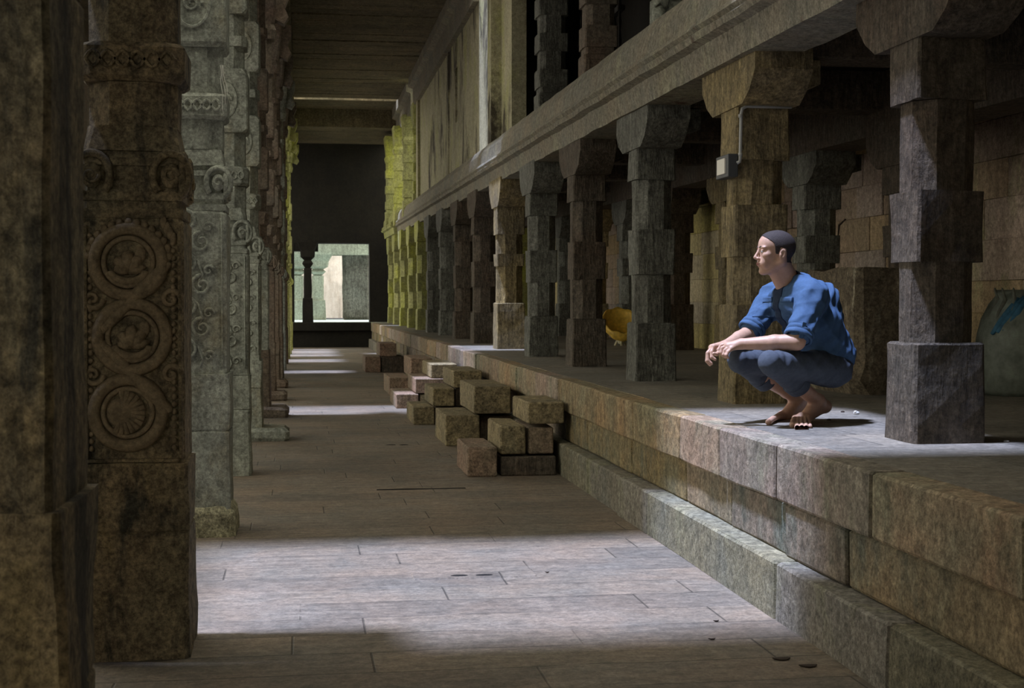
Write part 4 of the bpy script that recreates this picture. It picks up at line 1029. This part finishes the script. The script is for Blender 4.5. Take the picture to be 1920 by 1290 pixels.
# rolled cuffs, darkened placket patch standing in for shade, pocket, collar as parts
for (sh_, el_, rr_, nmv) in ((shL, elL, .071, 'rolled_cuff'), (shR, elR, .067, 'rolled_cuff')):
    ax = unit(el_-sh_); c0 = sh_+(el_-sh_)*.76; c1 = sh_+(el_-sh_)*.93
    ax1 = np.array(ax); uu = unit(np.cross(ax1, (0, 1, 0))); vv = np.cross(ax1, uu)
    rings = []
    for t, q in ((0, .90), (0, 1.03), (.12, 1.07), (.45, 1.06), (.5, 1.02), (.55, 1.06), (.95, 1.05), (1.05, .98), (1.0, .88), (.5, .85)):
        c = c0+(c1-c0)*t
        rings.append([Vector(c+(uu*math.cos(a)+vv*math.sin(a))*rr_*q*(1+.03*math.sin(3*a+5*t)+.015*math.sin(9*a))) for a in [2*PI*j/36 for j in range(36)]])
    bm = NB(); loft(bm, rings); obj(nmv, bm, shirt_m, root, smooth=True)
bm = NB(); ax = unit(elL-shL); c = shL+(elL-shL)*.62; rbox(bm, -.011, .011, -.004, .004, -.05, .035, .001, 9, 1, .002, .03)
me = NB(); bm.transform(Matrix.Rotation(.25, 4, 'Y')); bm.transform(Matrix.Translation(Vector(c+np.array([-.03, -.085, -.02])))); obj('sleeve_tab', bm, shirt_m, root)
def patch(name, fn, off, mat, sm=1):
    g_ = Field(f.lo, f.lo+f.h*(f.n-1), f.h); m = np.maximum(sd-off, -(sd+.012)); g_.d = np.maximum(m, fn(X, Y, Z)).astype(np.float32); return meshobj(name, g_, mat, root, sm)
bc = A(1490, 566, 7.21)
LY = lambda X, Y, Z: (X-bc[0])*BF[1][0]+(Y-bc[1])*BF[1][1]+(Z-bc[2])*BF[1][2]
LX = lambda X, Y, Z: (X-bc[0])*BF[0][0]+(Y-bc[1])*BF[0][1]+(Z-bc[2])*BF[0][2]
patch('front_opening', lambda X, Y, Z: np.maximum(np.maximum(np.abs(LY(X, Y, Z)-.0)-(.028+.14*np.clip(Z-bc[2]+.02, 0, .12)), -LX(X, Y, Z)+.02), np.maximum(Z-(bc[2]+.16), bc[2]-.2-Z)), .004, shirt_shade_m)
for sy in (1, -1):
    patch('chest_pocket', lambda X, Y, Z: np.maximum(np.maximum(np.abs(LY(X, Y, Z)-.085*sy)-.042, -LX(X, Y, Z)+.01), np.abs(Z-(bc[2]-.035))-.045), .004, shirt_m)
    patch('pocket_flap', lambda X, Y, Z: np.maximum(np.maximum(np.abs(LY(X, Y, Z)-.085*sy)-.045, -LX(X, Y, Z)+.06), np.abs(Z-(bc[2]+.012))-.014), .008, shirt_m)
# collar
f = Field(np.array(neck1)-.16, np.array(neck1)+.16, .0035)
na, nb = H(-.02, 0, -.075), neck1+np.array([.0, 0, -.01])
f.cone(na, nb, .066, .098, .01); f.cone(na, nb, .058, .088, .004, 'sub')
sl, X, Y, Z = f._sub(f.lo, f.lo+f.h*f.n)
ax = unit(na-nb); tt = (X-nb[0])*ax[0]+(Y-nb[1])*ax[1]+(Z-nb[2])*ax[2]
fw = (X-nb[0])*BF[0][0]+(Y-nb[1])*BF[0][1]; sy_ = (X-nb[0])*BF[1][0]+(Y-nb[1])*BF[1][1]
gap = .022-.0*fw-np.abs(sy_)+(fw < .02)*(-1.0)
f.d = np.maximum(np.maximum(f.d, tt-(.088-.45*np.clip(fw, 0, .12))), np.maximum(-.03-tt, gap)).astype(np.float32)
meshobj('collar', f, shirt_shade_m, root, 1)
# ---- trousers
f = Field((knR[0]-.1, 6.76, PT+.05), (hipL[0]+.22, 7.66, PT+.62), .0045)
f.ell(A(1553, 690, 7.21), (.105, .165, .10), R=BT, k=.03); f.ell(A(1563, 694, 7.12), (.085, .085, .085), k=.03); f.ell(A(1563, 694, 7.29), (.085, .085, .085), k=.03)
f.cone(hipL, knL, .092, .060, .03); f.cone(hipR, knR, .090, .058, .03)
cfL = A(1490, 716, 7.08); cfR = A(1428, 708, 7.36)
f.cone(knL, cfL, .058, .062, .015); f.cone(knR, cfR, .056, .058, .015)
sl, X, Y, Z = f._sub(f.lo, f.lo+f.h*f.n)
f.d = (f.d+wr(X, Y, Z, 2.1)*.9).astype(np.float32)
meshobj('trousers', f, pants_m, root, 2)
for kn, cf, an, r_ in ((knL, cfL, anL, .066), (knR, cfR, anR, .061)):
    ax = unit(cf-kn); c0 = cf-ax*.015; c1 = cf+ax*.05; uu = unit(np.cross(ax, (0, 1, 0))); vv = np.cross(ax, uu); rings = []
    for t, q in ((0, .92), (0, 1.0), (.1, 1.04), (.9, 1.03), (1, .98), (.95, .85), (.5, .8)):
        c = c0+(c1-c0)*t; rings.append([Vector(c+(uu*math.cos(a)+vv*math.sin(a))*r_*q*(1+.02*math.sin(4*a+2*t))) for a in [2*PI*j/36 for j in range(36)]])
    bm = NB(); loft(bm, rings); obj('rolled_hem', bm, pants_m, root, smooth=True)
bm = NB()
for q in range(3): tube(bm, [Vector(A(1512+q*7, 668+q*2, 7.005)), Vector(A(1520+q*7, 678+q, 6.995)), Vector(A(1526+q*8, 674+q*3, 7.0))], .0035, 6)
obj('pocket_crease', bm, pants_m, root, smooth=True)
# anklet
ax = unit(knL-anL); c = anL+ax*.012; uu = unit(np.cross(ax, (0, 1, 0))); vv = np.cross(ax, uu)
bm = NB(); tube(bm, [Vector(c+(uu*math.cos(a)+vv*math.sin(a))*.0375) for a in [2*PI*j/30 for j in range(30)]], .0022, 6, closed=True); obj('anklet', bm, plain('dark_cord', (.02, .012, .012)), root, smooth=True)
